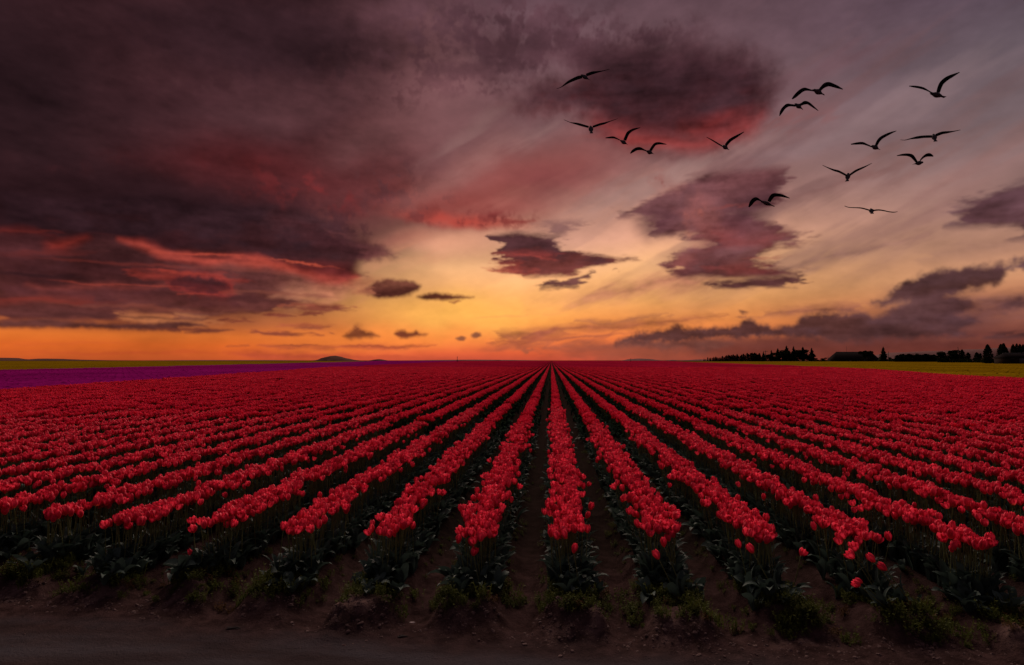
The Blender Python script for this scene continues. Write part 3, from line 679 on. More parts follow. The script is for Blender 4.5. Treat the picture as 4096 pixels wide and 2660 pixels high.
class Geo:
    """collects quads and triangles with a material index and an 'h' value per vertex"""
    def __init__(s):
        s.V = []; s.Q = []; s.T = []; s.qm = []; s.tm = []; s.H = []; s.n = 0
    def add(s, V, Q=None, T=None, m=0, h=None):
        V = np.asarray(V, dtype=np.float32)
        s.V.append(V); s.H.append(np.full(len(V), 1.0) if h is None else np.asarray(h))
        if Q is not None and len(Q): s.Q.append(np.asarray(Q) + s.n); s.qm.append(np.full(len(Q), m))
        if T is not None and len(T): s.T.append(np.asarray(T) + s.n); s.tm.append(np.full(len(T), m))
        s.n += len(V)
        return s
    def merge(s, o, mtx=None, mmap=None):
        V = np.concatenate(o.V)
        if mtx is not None:
            A = np.array(mtx); V = V @ A[:3, :3].T + A[:3, 3]
        base = s.n
        s.V.append(V); s.H.append(np.concatenate(o.H)); s.n += len(V)
        for q, k in zip(o.Q, o.qm): s.Q.append(q + base); s.qm.append(k if mmap is None else np.array([mmap[i] for i in k]))
        for t, k in zip(o.T, o.tm): s.T.append(t + base); s.tm.append(k if mmap is None else np.array([mmap[i] for i in k]))
        return s
    def mesh(s, name, mats, smooth=True):
        F = []; fm = []
        if s.Q: F.append(np.concatenate(s.Q)); fm.append(np.concatenate(s.qm))
        if s.T: F.append(np.concatenate(s.T)); fm.append(np.concatenate(s.tm))
        return mesh_np(name, np.concatenate(s.V), F, mats, np.concatenate(fm), smooth, np.concatenate(s.H))
    def box(s, a, b, m=0):
        x0, y0, z0 = a; x1, y1, z1 = b
        V = [(x0,y0,z0),(x1,y0,z0),(x1,y1,z0),(x0,y1,z0),(x0,y0,z1),(x1,y0,z1),(x1,y1,z1),(x0,y1,z1)]
        return s.add(V, Q=[(0,3,2,1),(4,5,6,7),(0,1,5,4),(1,2,6,5),(2,3,7,6),(3,0,4,7)], m=m)
    def tube(s, pts, rad, sides=5, m=0, h=None, cap=True):
        pts = [Vector(p) for p in pts]
        V = []
        for i, p in enumerate(pts):
            d = (pts[min(i + 1, len(pts) - 1)] - pts[max(i - 1, 0)]).normalized()
            ax = d.cross(Vector((0.31, 0.95, 0.05))).normalized(); ay = d.cross(ax)
            r = rad[i] if hasattr(rad, '__len__') else rad
            for k in range(sides):
                t = 2 * math.pi * k / sides
                V.append(p + ax * (r * math.cos(t)) + ay * (r * math.sin(t)))
        Q = []
        for i in range(len(pts) - 1):
            for k in range(sides):
                k2 = (k + 1) % sides
                Q.append((i * sides + k, i * sides + k2, (i + 1) * sides + k2, (i + 1) * sides + k))
        T = []
        if cap:
            V += [pts[0], pts[-1]]; a = len(V) - 2; b = a + 1; e = (len(pts) - 1) * sides
            for k in range(sides):
                k2 = (k + 1) % sides
                T.append((a, k2, k)); T.append((b, e + k, e + k2))
        return s.add(V, Q=Q, T=T, m=m, h=None if h is None else np.full(len(V), h))

def ob(name, me, parent=None, loc=None, label=None, cat=None, group=None, kind=None, rot=None):
    o = bpy.data.objects.new(name, me)
    COL.objects.link(o)
    if parent is not None: o.parent = parent
    if loc is not None: o.location = loc
    if rot is not None: o.rotation_euler = rot
    if label: o['label'] = label
    if cat: o['category'] = cat
    if group: o['group'] = group
    if kind: o['kind'] = kind
    return o

# value noise for the ground, evaluated on arrays
_g = rng.standard_normal((512, 512)).astype(np.float32)
_rowj = rng.uniform(-0.06, 0.08, 400); _rowa = rng.uniform(0.45, 1.25, 400)
def vnoise(x, y, s):
    x = x * s; y = y * s
    xi = np.floor(x).astype(int); yi = np.floor(y).astype(int)
    fx = x - xi; fy = y - yi
    fx = fx * fx * (3 - 2 * fx); fy = fy * fy * (3 - 2 * fy)
    g = lambda a, b: _g[a & 511, b & 511]
    return (g(xi, yi) * (1 - fx) + g(xi + 1, yi) * fx) * (1 - fy) + (g(xi, yi + 1) * (1 - fx) + g(xi + 1, yi + 1) * fx) * fy

def ground_z(x, y):
    x = np.asarray(x, dtype=float); y = np.asarray(y, dtype=float)
    ey = edge_y(x) + 0.07 * vnoise(x, y * 0, 1.9)
    ph = (x - X0) / ROW
    k = np.round(ph)
    ki = np.clip(k + 200, 0, 399).astype(int)
    ey = ey + _rowj[ki] * (1 - sstep(np.abs(ph - k) * 2, 0.5, 1.0))
    into = sstep(y - ey, -0.12 - 0.06 * _rowa[ki], 0.14)
    t = np.abs(ph - k) * 2                       # 0 on the bed, 1 in the furrow
    bed = 0.115 * (1 - sstep(t, 0.38, 0.86)) - 0.03
    tail = np.exp(-((y - ey - 0.10) / 0.13) ** 2) * 0.035 * (1 - sstep(t, 0.3, 0.8))
    fade = 1 - sstep(np.hypot(x, y), 45, 90)
    z = into * (bed + tail) * fade
    near = 1 - sstep(np.hypot(x, y), 12, 30)
    rough = 0.012 * vnoise(x, y, 5) + 0.004 * vnoise(x + 7, y, 9)
    z = z + rough * near * (0.25 + 0.9 * into)
    lump = np.clip(vnoise(x + 11, y, 9) * 0.6 + vnoise(x, y + 5, 22) * 0.5, 0, 2) * 0.045 * _rowa[ki] * np.exp(-((y - ey - 0.03) / 0.20) ** 2) * (1 - sstep(t, 0.45, 0.95))
    return z + lump - 0.02 * (1 - into) * 0

def dry_crust(x, y):
    """share of dried pale crust: the crumbled butt ends of the raised beds, in uneven patches"""
    ph = (x - X0) / ROW; k = np.round(ph); ki = np.clip(k + 200, 0, 399).astype(int)
    ey = edge_y(x) + _rowj[ki]
    f = np.exp(-((y - ey - 0.02) / 0.15) ** 2) * (1 - sstep(np.abs(ph - k) * 2, 0.35, 0.75))
    return np.clip(f * _rowa[ki] * (0.55 + 0.6 * vnoise(x, y, 6) + 0.5 * vnoise(x, y, 17)), 0, 1) * (np.abs(x) < 20)

def grow(a, b, s0, g):
    v = [a]; s = s0
    while v[-1] < b:
        v.append(v[-1] + s); s *= g
    return v
xs = list(np.arange(-8, 8.001, 0.05)) + grow(8.06, 26, 0.075, 1.0)[0:] + grow(26.2, 14000, 0.4, 1.16)
xs = np.array(sorted(set([round(v, 4) for v in xs] + [round(-v, 4) for v in xs if v > 8])))
ys = np.array([-14000, -8000, -4000, -1200] + [-300, -100, -40, -15, -6, -2] + list(np.arange(0, 2.4, 0.3)) + list(np.arange(2.4, 7.5, 0.03)) + grow(7.55, 14000, 0.08, 1.045))
GX, GY = np.meshgrid(xs, ys)
GZ = ground_z(GX, GY)
nx, ny = len(xs), len(ys)
ii = (np.arange(ny - 1)[:, None] * nx + np.arange(nx - 1)[None, :]).ravel()
Fg = np.stack([ii, ii + 1, ii + nx + 1, ii + nx], 1)
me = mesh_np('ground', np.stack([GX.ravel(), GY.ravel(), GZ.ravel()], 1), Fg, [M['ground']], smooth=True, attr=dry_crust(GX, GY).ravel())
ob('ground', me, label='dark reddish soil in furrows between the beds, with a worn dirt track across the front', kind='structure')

# ================================================================== tulip pieces
def petal_geo(H, Rad, phi0, half, tip, m=0, nt=4, ns=5, out=1.0, flare=0.0):
    """one cupped petal: H height, Rad greatest radius of the cup, half = half angle it spans"""
    V = []; h = []
    for i in range(ns + 1):
        s = i / ns
        r = Rad * out * (math.sin(math.pi * (0.10 + 0.60 * s)) ** 0.9) * (1 - tip * max(0, s - 0.55) ** 1.3 * 1.6) + flare * s * s * Rad
        w = half * (math.sin(math.pi * min(1, 0.12 + 0.80 * s)) ** 0.6) * (1.0 if s < 0.99 else 0.16)
        for j in range(nt + 1):
            t = -1 + 2 * j / nt
            a = phi0 + w * t
            rr = r * (1 - 0.10 * abs(t) ** 2 * (0.5 + s)) + 0.0012 * math.sin(7 * t + 5 * s)
            z = H * (s - 0.05 * abs(t) ** 2 * s)
            V.append((rr * math.cos(a), rr * math.sin(a), z)); h.append(s)
    Q = [(i * (nt + 1) + j, i * (nt + 1) + j + 1, (i + 1) * (nt + 1) + j + 1, (i + 1) * (nt + 1) + j) for i in range(ns) for j in range(nt)]
    return Geo().add(V, Q=Q, m=m, h=h)

def leaf_geo(L, Wd, az, droop, wave, m=2, ns=7, start=0.01, rise=1.0):
    """broad strap leaf that rises from the base and bends over, folded along its middle"""
    V = []
    ca, sa = math.cos(az), math.sin(az)
    x = start; z = 0.0; ang = math.pi / 2 * 0.93 * rise
    step = L / ns
    for i in range(ns + 1):
        s = i / ns
        w = Wd * (math.sin(math.pi * (0.14 + 0.83 * s)) ** 0.75) * (0.55 + 0.45 * min(1, s * 3)) if s < 1 else 0.001
        tw = wave * math.sin(s * 5.5 + az * 3)
        for j, t in enumerate((-1, 0, 1)):
            side = t * w / 2
            up = abs(t) * w * 0.22 + tw * t * w * 0.8
            px = x - math.sin(ang) * up * 0.9
            pz = z + math.cos(ang) * up + 0.1 * up
            V.append((px * ca - side * sa, px * sa + side * ca, pz))
        ang -= droop * (0.25 + 1.5 * s) / ns
        x += math.cos(ang) * step; z += math.sin(ang) * step
    Q = []
    for i in range(ns):
        for j in range(2):
            Q.append((i * 3 + j, i * 3 + j + 1, (i + 1) * 3 + j + 1, (i + 1) * 3 + j))
    return Geo().add(V, Q=Q, m=m)

def stem_pts(h, lx, ly, n=5):
    return [Vector((lx * (i / n) ** 1.8, ly * (i / n) ** 1.8, h * (i / n))) for i in range(n + 1)]

NV = 8
tul = []      # plant recipes: the same numbers serve the single tulips and the massed ones
for v in range(NV):
    r = random.Random(100 + v)
    bloom_kind = v % 4
    H = [0.073, 0.067, 0.078, 0.064][bloom_kind]
    Rd = [0.0285, 0.0315, 0.0265, 0.0335][bloom_kind]
    tp = [0.62, 0.42, 0.80, 0.15][bloom_kind]
    fl = [0.0, 0.10, -0.04, 0.30][bloom_kind]
    leaves = []
    for k in range(3):
        leaves.append((r.uniform(0.20, 0.29), r.uniform(0.046, 0.072), r.uniform(0, 6.28), r.uniform(0.6, 1.9), r.uniform(-0.5, 0.5)))
    tul.append(dict(h=0.40, lx=r.uniform(-0.035, 0.035), ly=r.uniform(-0.03, 0.02), kind=bloom_kind, H=H, R=Rd, tip=tp, flare=fl,
                    tilt=(r.uniform(-0.35, 0.35), r.uniform(-0.35, 0.35)), leaves=leaves, ph=r.uniform(0, 1)))

def bloom_petals(p):
    out = []
    for k in range(6):
        inner = k % 2
        out.append(petal_geo(p['H'] * (0.97 if inner else 1.0), p['R'], 0, 0.78 if not inner else 0.70, p['tip'], out=0.90 if inner else 1.03, flare=p['flare']))
    return out

def core_geo(p):
    g = Geo()
    g.tube([(0, 0, -0.004), (0, 0, 0.004), (0, 0, 0.022)], [0.0035, 0.0065, 0.0035], 6, m=0)
    for k in range(5):
        a = k * 2 * math.pi / 5
        g.tube([(0.004 * math.cos(a), 0.004 * math.sin(a), 0.004), (0.009 * math.cos(a), 0.009 * math.sin(a), 0.024)], 0.0012, 3, m=0)
    return g

def tulip_top(p):
    pts = stem_pts(p['h'], p['lx'], p['ly'])
    return Matrix.Translation(pts[-1]) @ Euler((p['tilt'][0], p['tilt'][1], p['ph'])).to_matrix().to_4x4()

def whole_tulip(p):
    g = Geo()
    g.tube(stem_pts(p['h'], p['lx'], p['ly']), 0.0032, 5, m=1, cap=False)
    for lf in p['leaves']: g.merge(leaf_geo(*lf, m=2))
    T = tulip_top(p)
    for k, pg in enumerate(bloom_petals(p)):
        g.merge(pg, T @ Matrix.Rotation(k * math.pi / 3, 4, 'Z'), mmap={0: 0})
    return g

# hidden originals for the massed planting
lib = bpy.data.collections.new('planting_originals')     # not linked to the scene
_lib_n = 0
def to_lib(me):
    global _lib_n
    o = bpy.data.objects.new('original_%03d' % _lib_n, me)
    lib.objects.link(o); _lib_n += 1
    return _lib_n - 1

def mats3(c): return [M[c], M['stem'], M['leaf']]
ID = {}
ID['tulip'] = [to_lib(whole_tulip(p).mesh('tulip_plant', mats3('red'))) for p in tul]

def egg(x, y, z, r, h, tx, ty, sides=6):
    """small closed bloom seen from a distance"""
    rings = ((0.35, 0.0), (1.0, 0.38), (0.86, 0.72), (0.30, 1.0))
    V = []
    a0 = random.random() * 6
    for rr, s in rings:
        for k in range(sides):
            a = a0 + 2 * math.pi * k / sides
            V.append((x + tx * s + r * rr * math.cos(a), y + ty * s + r * rr * math.sin(a), z + h * (s + (0.10 if (k % 2 and s == 1.0) else 0))))
    Q = [(i * sides + k, i * sides + (k + 1) % sides, (i + 1) * sides + (k + 1) % sides, (i + 1) * sides + k) for i in range(3) for k in range(sides)]
    return V, Q, [s for _, s in rings for _ in range(sides)]

def row_patch(colour, length, dens, seed, big=1.0, leaves=True, nrows=1, sides=6, width=0.118, stems=True, ht=0.41):
    random.seed(seed)
    g = Geo()
    for rix in range(nrows):
        xo = (rix - (nrows - 1) / 2) * ROW
        for i in range(int(length * dens)):
            x = xo + max(-width * 1.2, min(width * 1.2, random.gauss(0, width * 0.56))); y = random.uniform(-length / 2, length / 2)
            hh = ht + random.gauss(0, 0.022) - 0.9 * max(0, abs(x - xo) - 0.10)
            V, Q, h = egg(x, y, hh, random.uniform(0.025, 0.033) * big, random.uniform(0.052, 0.068) * (0.6 + 0.4 * big), random.gauss(0, 0.012), random.gauss(0, 0.010), sides)
            g.add(V, Q=Q, m=0, h=[0.3 + 0.7 * q for q in h])
            if stems and i % 2 == 0:
                w = 0.004
                g.add([(x - w, y, 0), (x + w, y, 0), (x + w, y, hh), (x - w, y, hh)], Q=[(0, 1, 2, 3)], m=1)
        if leaves:
            nl = int(length * dens * 0.62)
            for i in range(nl):
                x = xo + random.gauss(0, 0.09); y = random.uniform(-length / 2, length / 2)
                a = random.uniform(0, 6.28); L = random.uniform(0.13, 0.22); w = random.uniform(0.02, 0.035)
                cx, cy = math.cos(a), math.sin(a)
                z0 = random.uniform(0.0, 0.10); z1 = z0 + random.uniform(0.08, 0.22)
                mx, my = x + cx * L * 0.45, y + cy * L * 0.45
                ex, ey = x + cx * L, y + cy * L
                g.add([(x - cy * w * .5, y + cx * w * .5, z0), (x + cy * w * .5, y - cx * w * .5, z0), (mx + cy * w, my - cx * w, z1), (mx - cy * w, my + cx * w, z1), (ex, ey, z1 - 0.05)],
                      Q=[(0, 1, 2, 3)], T=[(3, 2, 4)], m=2)
    return g

for c in ('red', 'purple', 'yellow'):
    ID[c + '1'] = [to_lib((row_patch(c, 0.5, 88, 10 + k) if c == 'red' else row_patch(c, 0.5, 130, 10 + k, leaves=False, stems=False, width=0.22)).mesh(c + '_tulip_clump', [M['red_mid'] if c == 'red' else M[c], M['stem_far'], M['leaf_far']])) for k in range(6 if c == 'red' else 3)] if c != 'yellow' else []
    ID[c + '2'] = [to_lib(row_patch(c, 2.0, 42 if c == 'red' else 60, 30 + k, big=1.35 if c == 'red' else 1.6, sides=4, leaves=c == 'red', stems=False, width=0.118 if c == 'red' else 0.19).mesh(c + '_tulip_stretch', [M['red_mid'] if c == 'red' else M[c], M['stem'], M['leaf_far']])) for k in range(4)]

def far_patch(colour, length, nrows, seed, fill=0.5):
    """far planting: ragged ridges of bloom over green flanks"""
    r = np.random.default_rng(seed)
    g = Geo()
    n = int(length / 0.35)
    for rix in range(nrows):
        xo = (rix - (nrows - 1) / 2) * ROW
        y = np.linspace(-length / 2, length / 2, n + 1)
        w = fill * ROW / 2
        cols = []
        for t, zz in ((-1.15, 0.0), (-1.0, 0.30), (-0.55, 0.43), (0.0, 0.46), (0.55, 0.43), (1.0, 0.30), (1.15, 0.0)):
            jit = 0.035 if zz > 0 else 0.0
            cols.append(np.stack([xo + w * t + r.normal(0, 0.02, n + 1), y, np.maximum(0, zz + r.normal(0, jit, n + 1))], 1))
        V = np.stack(cols, 1).reshape(-1, 3)
        k = 7
        base = (np.arange(n)[:, None] * k + np.arange(6)[None, :])
        Q = np.stack([base, base + 1, base + k + 1, base + k], -1)
        g.add(V, Q=Q[:, 1:5].reshape(-1, 4), m=0)
        g.add(V, Q=Q[:, [0, 5]].reshape(-1, 4), m=2)
    return g
ID['yellowb'] = [to_lib(far_patch('yellow', 2.0, 1, 80 + k, 0.92).mesh('yellow_flower_strip', [M['yellow_far'], M['stem'], M['leaf_far']], smooth=False)) for k in range(4)]
ID['purpleb'] = [to_lib(far_patch('purple', 2.0, 1, 90 + k, 0.75).mesh('purple_tulip_strip', [M['purple_far'], M['stem'], M['leaf_far']], smooth=False)) for k in range(4)]
for c in ('red', 'purple', 'yellow'):
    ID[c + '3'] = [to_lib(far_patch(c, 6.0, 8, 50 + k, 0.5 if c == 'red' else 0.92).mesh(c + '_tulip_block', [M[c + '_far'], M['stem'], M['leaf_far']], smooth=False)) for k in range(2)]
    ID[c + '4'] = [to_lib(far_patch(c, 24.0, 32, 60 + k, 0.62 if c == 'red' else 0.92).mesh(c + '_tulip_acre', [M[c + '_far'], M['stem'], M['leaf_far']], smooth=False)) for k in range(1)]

# ------------------------------------------------------------------ field outlines (world metres, rows run along +Y)
def P2(px, py, z=0.42):
    v = on_plane(px, py, z); return (v.x, v.y)
far_y = 3000.0
right_edge = [P2(4096, 1519), P2(3769, 1499), P2(3511, 1477), P2(3038, 1459)]
left_edge = [P2(0, 1568), P2(688, 1517), P2(1067, 1487), P2(1291, 1470), P2(1635, 1453)]
def edge_interp(pts, y):
    yy = np.array([p[1] for p in pts]); xx = np.array([p[0] for p in pts])
    o = np.argsort(yy); yy = yy[o]; xx = xx[o]
    return np.interp(y, yy, xx) + np.where(y > yy[-1], (y - yy[-1]) * (xx[-1] - xx[-2]) / (yy[-1] - yy[-2]), 0) + np.where(y < yy[0], (y - yy[0]) * 0.05 * np.sign(xx[0]) * 1, 0)
Yp = [P2(0, 1480), P2(600, 1467), P2(1033, 1456), P2(1291, 1449)]
def xr(y): return edge_interp(right_edge, y)
def xl(y): return edge_interp(left_edge, y)
def xp(y): return edge_interp(Yp, y)

def in_view(x, y, m=0.0):
    """kept if inside the picture's wedge plus room for a step to the side"""
    c, s = math.cos(YAW), math.sin(YAW)
    d = y * c - x * s; l = x * c + y * s
    return (np.abs(l) < 0.93 * d + 3.0 + m) & (d > 1.5 - m)

START = {-10: 5.3, -9: 5.2, -8: 5.12, -7: 5.02, -6: 4.92, -5: 4.80, -4: 4.76, -3: 4.73, -2: 4.72, -1: 4.70, 0: 4.74, 1: 4.82, 2: 4.72, 3: 4.78, 4: 4.66, 5: 4.66, 6: 4.66, 7: 4.66, 8: 4.7}
def row_start(k):
    return START.get(int(k), 5.3 if k < 0 else 4.7)

pts = {'co': [], 'kind': [], 'rot': [], 'scl': []}
def put(x, y, z, kind, rz, rx=0, ry=0, s=(1, 1, 1)):
    pts['co'].append(np.stack([x, y, z], 1)); pts['kind'].append(kind)
    pts['rot'].append(np.stack([rx + 0 * x, ry + 0 * x, rz], 1)); pts['scl'].append(s)

# near tulips one by one
near = []
D0, D1, D2, D3 = 17.0, 46.0, 130.0, 420.0
for k in range(-24, 24):
    xk = X0 + k * ROW
    y0 = row_start(k)
    n = int((D0 - y0) * 96)
    y = y0 + rng.random(n) * (D0 - y0)
    # ragged, thinner start of the row
    keep = rng.random(n) < np.clip(0.62 + (y - y0) / 0.30, 0, 1)
    dxx = np.where(rng.random(n) < 0.04, rng.uniform(-0.21, 0.21, n), np.clip(rng.normal(0, 0.068, n), -0.135, 0.135))
    x = xk + dxx + 0.02 * np.sin(y * 2.1 + k)
    h = 1.0 + rng.normal(0, 0.040, n) - 1.3 * np.clip(np.abs(dxx) - 0.11, 0, 1)
    ok = keep & in_view(x, y) & (y < D0 - abs(math.sin(k * 7.31)) * 5.0)
    for a_, b_, c_, d_ in zip(x[ok], y[ok], h[ok], dxx[ok]):
        near.append([a_, b_, c_, d_, k])
near = np.array(near)
dist = np.hypot(near[:, 0], near[:, 1])
order = np.argsort(dist)
N_SINGLE = 284
single = near[order[:N_SINGLE]]
mass = near[order[N_SINGLE:]]
nm = len(mass)
put(mass[:, 0], mass[:, 1], ground_z(mass[:, 0], mass[:, 1]) - 0.01, np.array(ID['tulip'])[rng.integers(0, NV, nm)], rng.random(nm) * 6.283,
    rx=rng.normal(0, 0.07, nm), ry=rng.normal(0, 0.07, nm) + mass[:, 3] * 1.0, s=(mass[:, 2][:, None] * np.array([[1, 1, 1]])) * 1.0)

def rows_between(colour, ya, yb, step, ids, x_lo, x_hi, nrows=1, phase=0.0, z0=0.0, zj=0.0):
    n = int(math.ceil((yb - ya) / step))
    for j in range(n):
        y = ya + (j + 0.5) * step
        lo, hi = x_lo(y), x_hi(y)
        if hi <= lo: continue
        k0, k1 = math.ceil((lo - X0) / ROW), math.floor((hi - X0) / ROW)
        w = 0.93 * y + 4 + y * 0.07 + nrows
        k0 = max(k0, int(-w / ROW)); k1 = min(k1, int(w / ROW))
        if k1 < k0: continue
        ks = np.arange(k0, k1 + 1, nrows) + (nrows - 1) / 2
        x = X0 + ks * ROW
        yy = np.full(len(x), y)
        ok = in_view(x, yy, nrows)
        if nrows == 1:        # the change to simpler plants comes at a different distance in every row
            jb = np.abs(np.sin(ks * 12.9898) * 43758.5453) % 1.0 * 10.0
            if step == 0.5: ok &= (yy < yb - jb) & (yy > D0 - np.abs(np.sin(np.round((x - X0) / ROW) * 7.31)) * 5.0)
            elif ids is ID['red2']: ok &= yy > D1 - jb + 0.5
        x, yy = x[ok], yy[ok]
        if not len(x): continue
        flip = rng.integers(0, 2, len(x)) * math.pi
        put(x, yy, (ground_z(x, yy) if y < 100 else 0 * x) + z0, np.array(ids)[rng.integers(0, len(ids), len(x))], flip, s=np.ones((len(x), 3)) * (1, 1, 1) * (1 + zj * rng.normal(0, 1, (len(x), 1)) * np.array([[0, 0, 1]])))

# leaves without a bloom: at the row ends and down both flanks of the rows
def leafy(seed):
    r = random.Random(seed); g = Geo()
    for q in range(5):
        g.merge(leaf_geo(r.uniform(0.16, 0.25), r.uniform(0.052, 0.085), r.uniform(0, 6.28), r.uniform(0.5, 1.9), r.uniform(-0.6, 0.6), m=2, rise=r.uniform(0.75, 1.0)))
    return g
ID['leafy'] = [to_lib(leafy(200 + k).mesh('tulip_leaves', mats3('red'))) for k in range(5)]
for k in range(-24, 24):
    xk = X0 + k * ROW; y0 = row_start(k)
    n = int((D0 - y0) * 16); n2 = 7
    y = np.concatenate([y0 - 0.1 + rng.random(n) * (D0 - y0), y0 - 0.28 + rng.random(n2) * 0.45])
    x = xk + np.concatenate([rng.choice([-1, 1], n) * rng.uniform(0.06, 0.19, n), rng.normal(0, 0.10, n2)])
    ok = in_view(x, y); x, y = x[ok], y[ok]; n = len(x)
    if n: put(x, y, ground_z(x, y) - 0.01, np.array(ID['leafy'])[rng.integers(0, 5, n)], rng.random(n) * 6.28, rx=rng.normal(0, 0.15, n), ry=rng.normal(0, 0.15, n) + (x - xk) * 1.5, s=np.ones((n, 3)) * rng.uniform(0.6, 1.1, (n, 1)))

big = lambda y: 1e5
rows_between('red', D0 - 5.5, D1, 0.5, ID['red1'], xl, xr, zj=0.04)
rows_between('red', D1 - 10, D2, 2.0, ID['red2'], xl, xr, zj=0.04)
rows_between('red', D2, D3, 6.0, ID['red3'], xl, xr, 8, zj=0.05)
rows_between('red', D3, far_y, 24.0, ID['red4'], xl, xr, 32, zj=0.05)
rows_between('red', D2, 700, 6.0, ID['red3'], lambda y: xr(y) - 8, xr, 8, zj=0.05)
def split_pts():
    global pts
    p = pts; pts = {'co': [], 'kind': [], 'rot': [], 'scl': []}
    return p
red_pts = split_pts()
xl2 = lambda y: xl(y) - 0.6
rows_between('purple', 26, D2, 2.0, ID['purpleb'], xp, xl2, zj=0.04)
rows_between('purple', D2, D3, 6.0, ID['purple3'], xp, xl2, 8, zj=0.05)
rows_between('purple', D3, far_y, 24.0, ID['purple4'], xp, xl2, 32, zj=0.05)
purple_pts = split_pts()
xp2 = lambda y: xp(y) - 1.0
rows_between('yellow', 75, D2, 2.0, ID['yellowb'], lambda y: -big(y), xp2, zj=0.04)
rows_between('yellow', D2, D3, 6.0, ID['yellow3'], lambda y: -big(y), xp2, 8, zj=0.05)
rows_between('yellow', D3, 1500, 24.0, ID['yellow4'], lambda y: -big(y), xp2, 32, zj=0.05)
yellow_l = split_pts()
# right hand yellow field reaches to the trees
def far_line(x):       # distance at which the yellow ends, along the trees
    return np.interp(x, [100, 140, 200, 300, 420], [190, 240, 420, 640, 800])
xr2 = lambda y: xr(y) + 1.2
rows_between('yellow', 36, D2, 2.0, ID['yellowb'], xr2, big, zj=0.04)
rows_between('yellow', D2, D3, 6.0, ID['yellow3'], xr2, big, 8, zj=0.05)
rows_between('yellow', D3, 900, 24.0, ID['yellow4'], xr2, big, 32, zj=0.05)
yellow_r = split_pts()

def gn_field(name, p, label, cat):
    co = np.concatenate(p['co']); n = len(co)
    me = bpy.data.meshes.new(name)
    me.vertices.add(n); me.vertices.foreach_set('co', co.astype(np.float32).ravel())
    a = me.attributes.new('kind', 'INT', 'POINT'); a.data.foreach_set('value', np.concatenate(p['kind']).astype(np.int32))
    a = me.attributes.new('turn', 'FLOAT_VECTOR', 'POINT'); a.data.foreach_set('vector', np.concatenate(p['rot']).astype(np.float32).ravel())
    a = me.attributes.new('size', 'FLOAT_VECTOR', 'POINT'); a.data.foreach_set('vector', np.concatenate(p['scl']).astype(np.float32).ravel())
    o = ob(name, me, label=label, cat=cat, kind='stuff')
    gt = bpy.data.node_groups.new(name + '_nodes', 'GeometryNodeTree')
    gt.interface.new_socket('Geometry', in_out='INPUT', socket_type='NodeSocketGeometry')
    gt.interface.new_socket('Geometry', in_out='OUTPUT', socket_type='NodeSocketGeometry')
    N = NT(gt)
    gi = N.n('NodeGroupInput'); go = N.n('NodeGroupOutput')
    ci = N.n('GeometryNodeCollectionInfo'); ci.inputs[0].default_value = lib
    ci.inputs['Separate Children'].default_value = True; ci.inputs['Reset Children'].default_value = True
    ip = N.n('GeometryNodeInstanceOnPoints')
    N.link(gi.outputs[0], ip.inputs['Points']); N.link(ci.outputs[0], ip.inputs['Instance'])
    ip.inputs['Pick Instance'].default_value = True
    def attr(nm, dt):
        q = N.n('GeometryNodeInputNamedAttribute', data_type=dt); q.inputs[0].default_value = nm
        return q.outputs[0]
    N.link(attr('kind', 'INT'), ip.inputs['Instance Index'])
    e2r = N.n('FunctionNodeEulerToRotation'); N.link(attr('turn', 'FLOAT_VECTOR'), e2r.inputs[0])
    N.link(e2r.outputs[0], ip.inputs['Rotation']); N.link(attr('size', 'FLOAT_VECTOR'), ip.inputs['Scale'])
    N.link(ip.outputs[0], go.inputs[0])
    md = o.modifiers.new('planting', 'NODES'); md.node_group = gt
    return o
gn_field('tulips', red_pts, 'mass of red tulips in long straight rows running to the horizon', 'tulips')
gn_field('tulips', purple_pts, 'band of purple tulips along the far left of the red field', 'tulips')
gn_field('tulips', yellow_l, 'thin yellow band of flowers behind the purple tulips', 'tulips')
gn_field('tulips', yellow_r, 'yellow flower field between the red tulips and the dark trees', 'tulips')

# ================================================================== the tulips nearest the camera, each on its own
leaf_mesh = {}; petal_mesh = {}
stem_mesh = [Geo().tube(stem_pts(p['h'], p['lx'], p['ly']), 0.0032, 6, m=0).mesh('stem', [M['stem']]) for p in tul]
core_mesh = core_geo(tul[0]).mesh('bloom', [M['pistil']])
for v, p in enumerate(tul):
    leaf_mesh[v] = [leaf_geo(*lf, m=0).mesh('leaf', [M['leaf']]) for lf in p['leaves']]
    pg = bloom_petals(p)
    petal_mesh[v] = [pg[0].mesh('petal', [M['red']]), pg[1].mesh('petal', [M['red']])]
G_T = 'red tulips at the near ends of the rows'
def tulip(x, y, z, v, rz, rx, ry, s, label, scale_h=1.0):
    p = tul[v]
    root = ob('tulip', None, loc=(x, y, z), rot=(rx, ry, rz), label=label, cat='tulip', group=G_T)
    root.scale = (s, s, s * scale_h); root.empty_display_size = 0.05
    ob('stem', stem_mesh[v], root)
    for lm in leaf_mesh[v]: ob('leaf', lm, root)
    b = ob('bloom', core_mesh, root); b.matrix_local = tulip_top(p)
    if scale_h != 1.0: b.scale = (1, 1, 1 / scale_h)
    for k in range(6):
        ob('petal', petal_mesh[v][k % 2], b, rot=(0, 0, k * math.pi / 3))
    return root

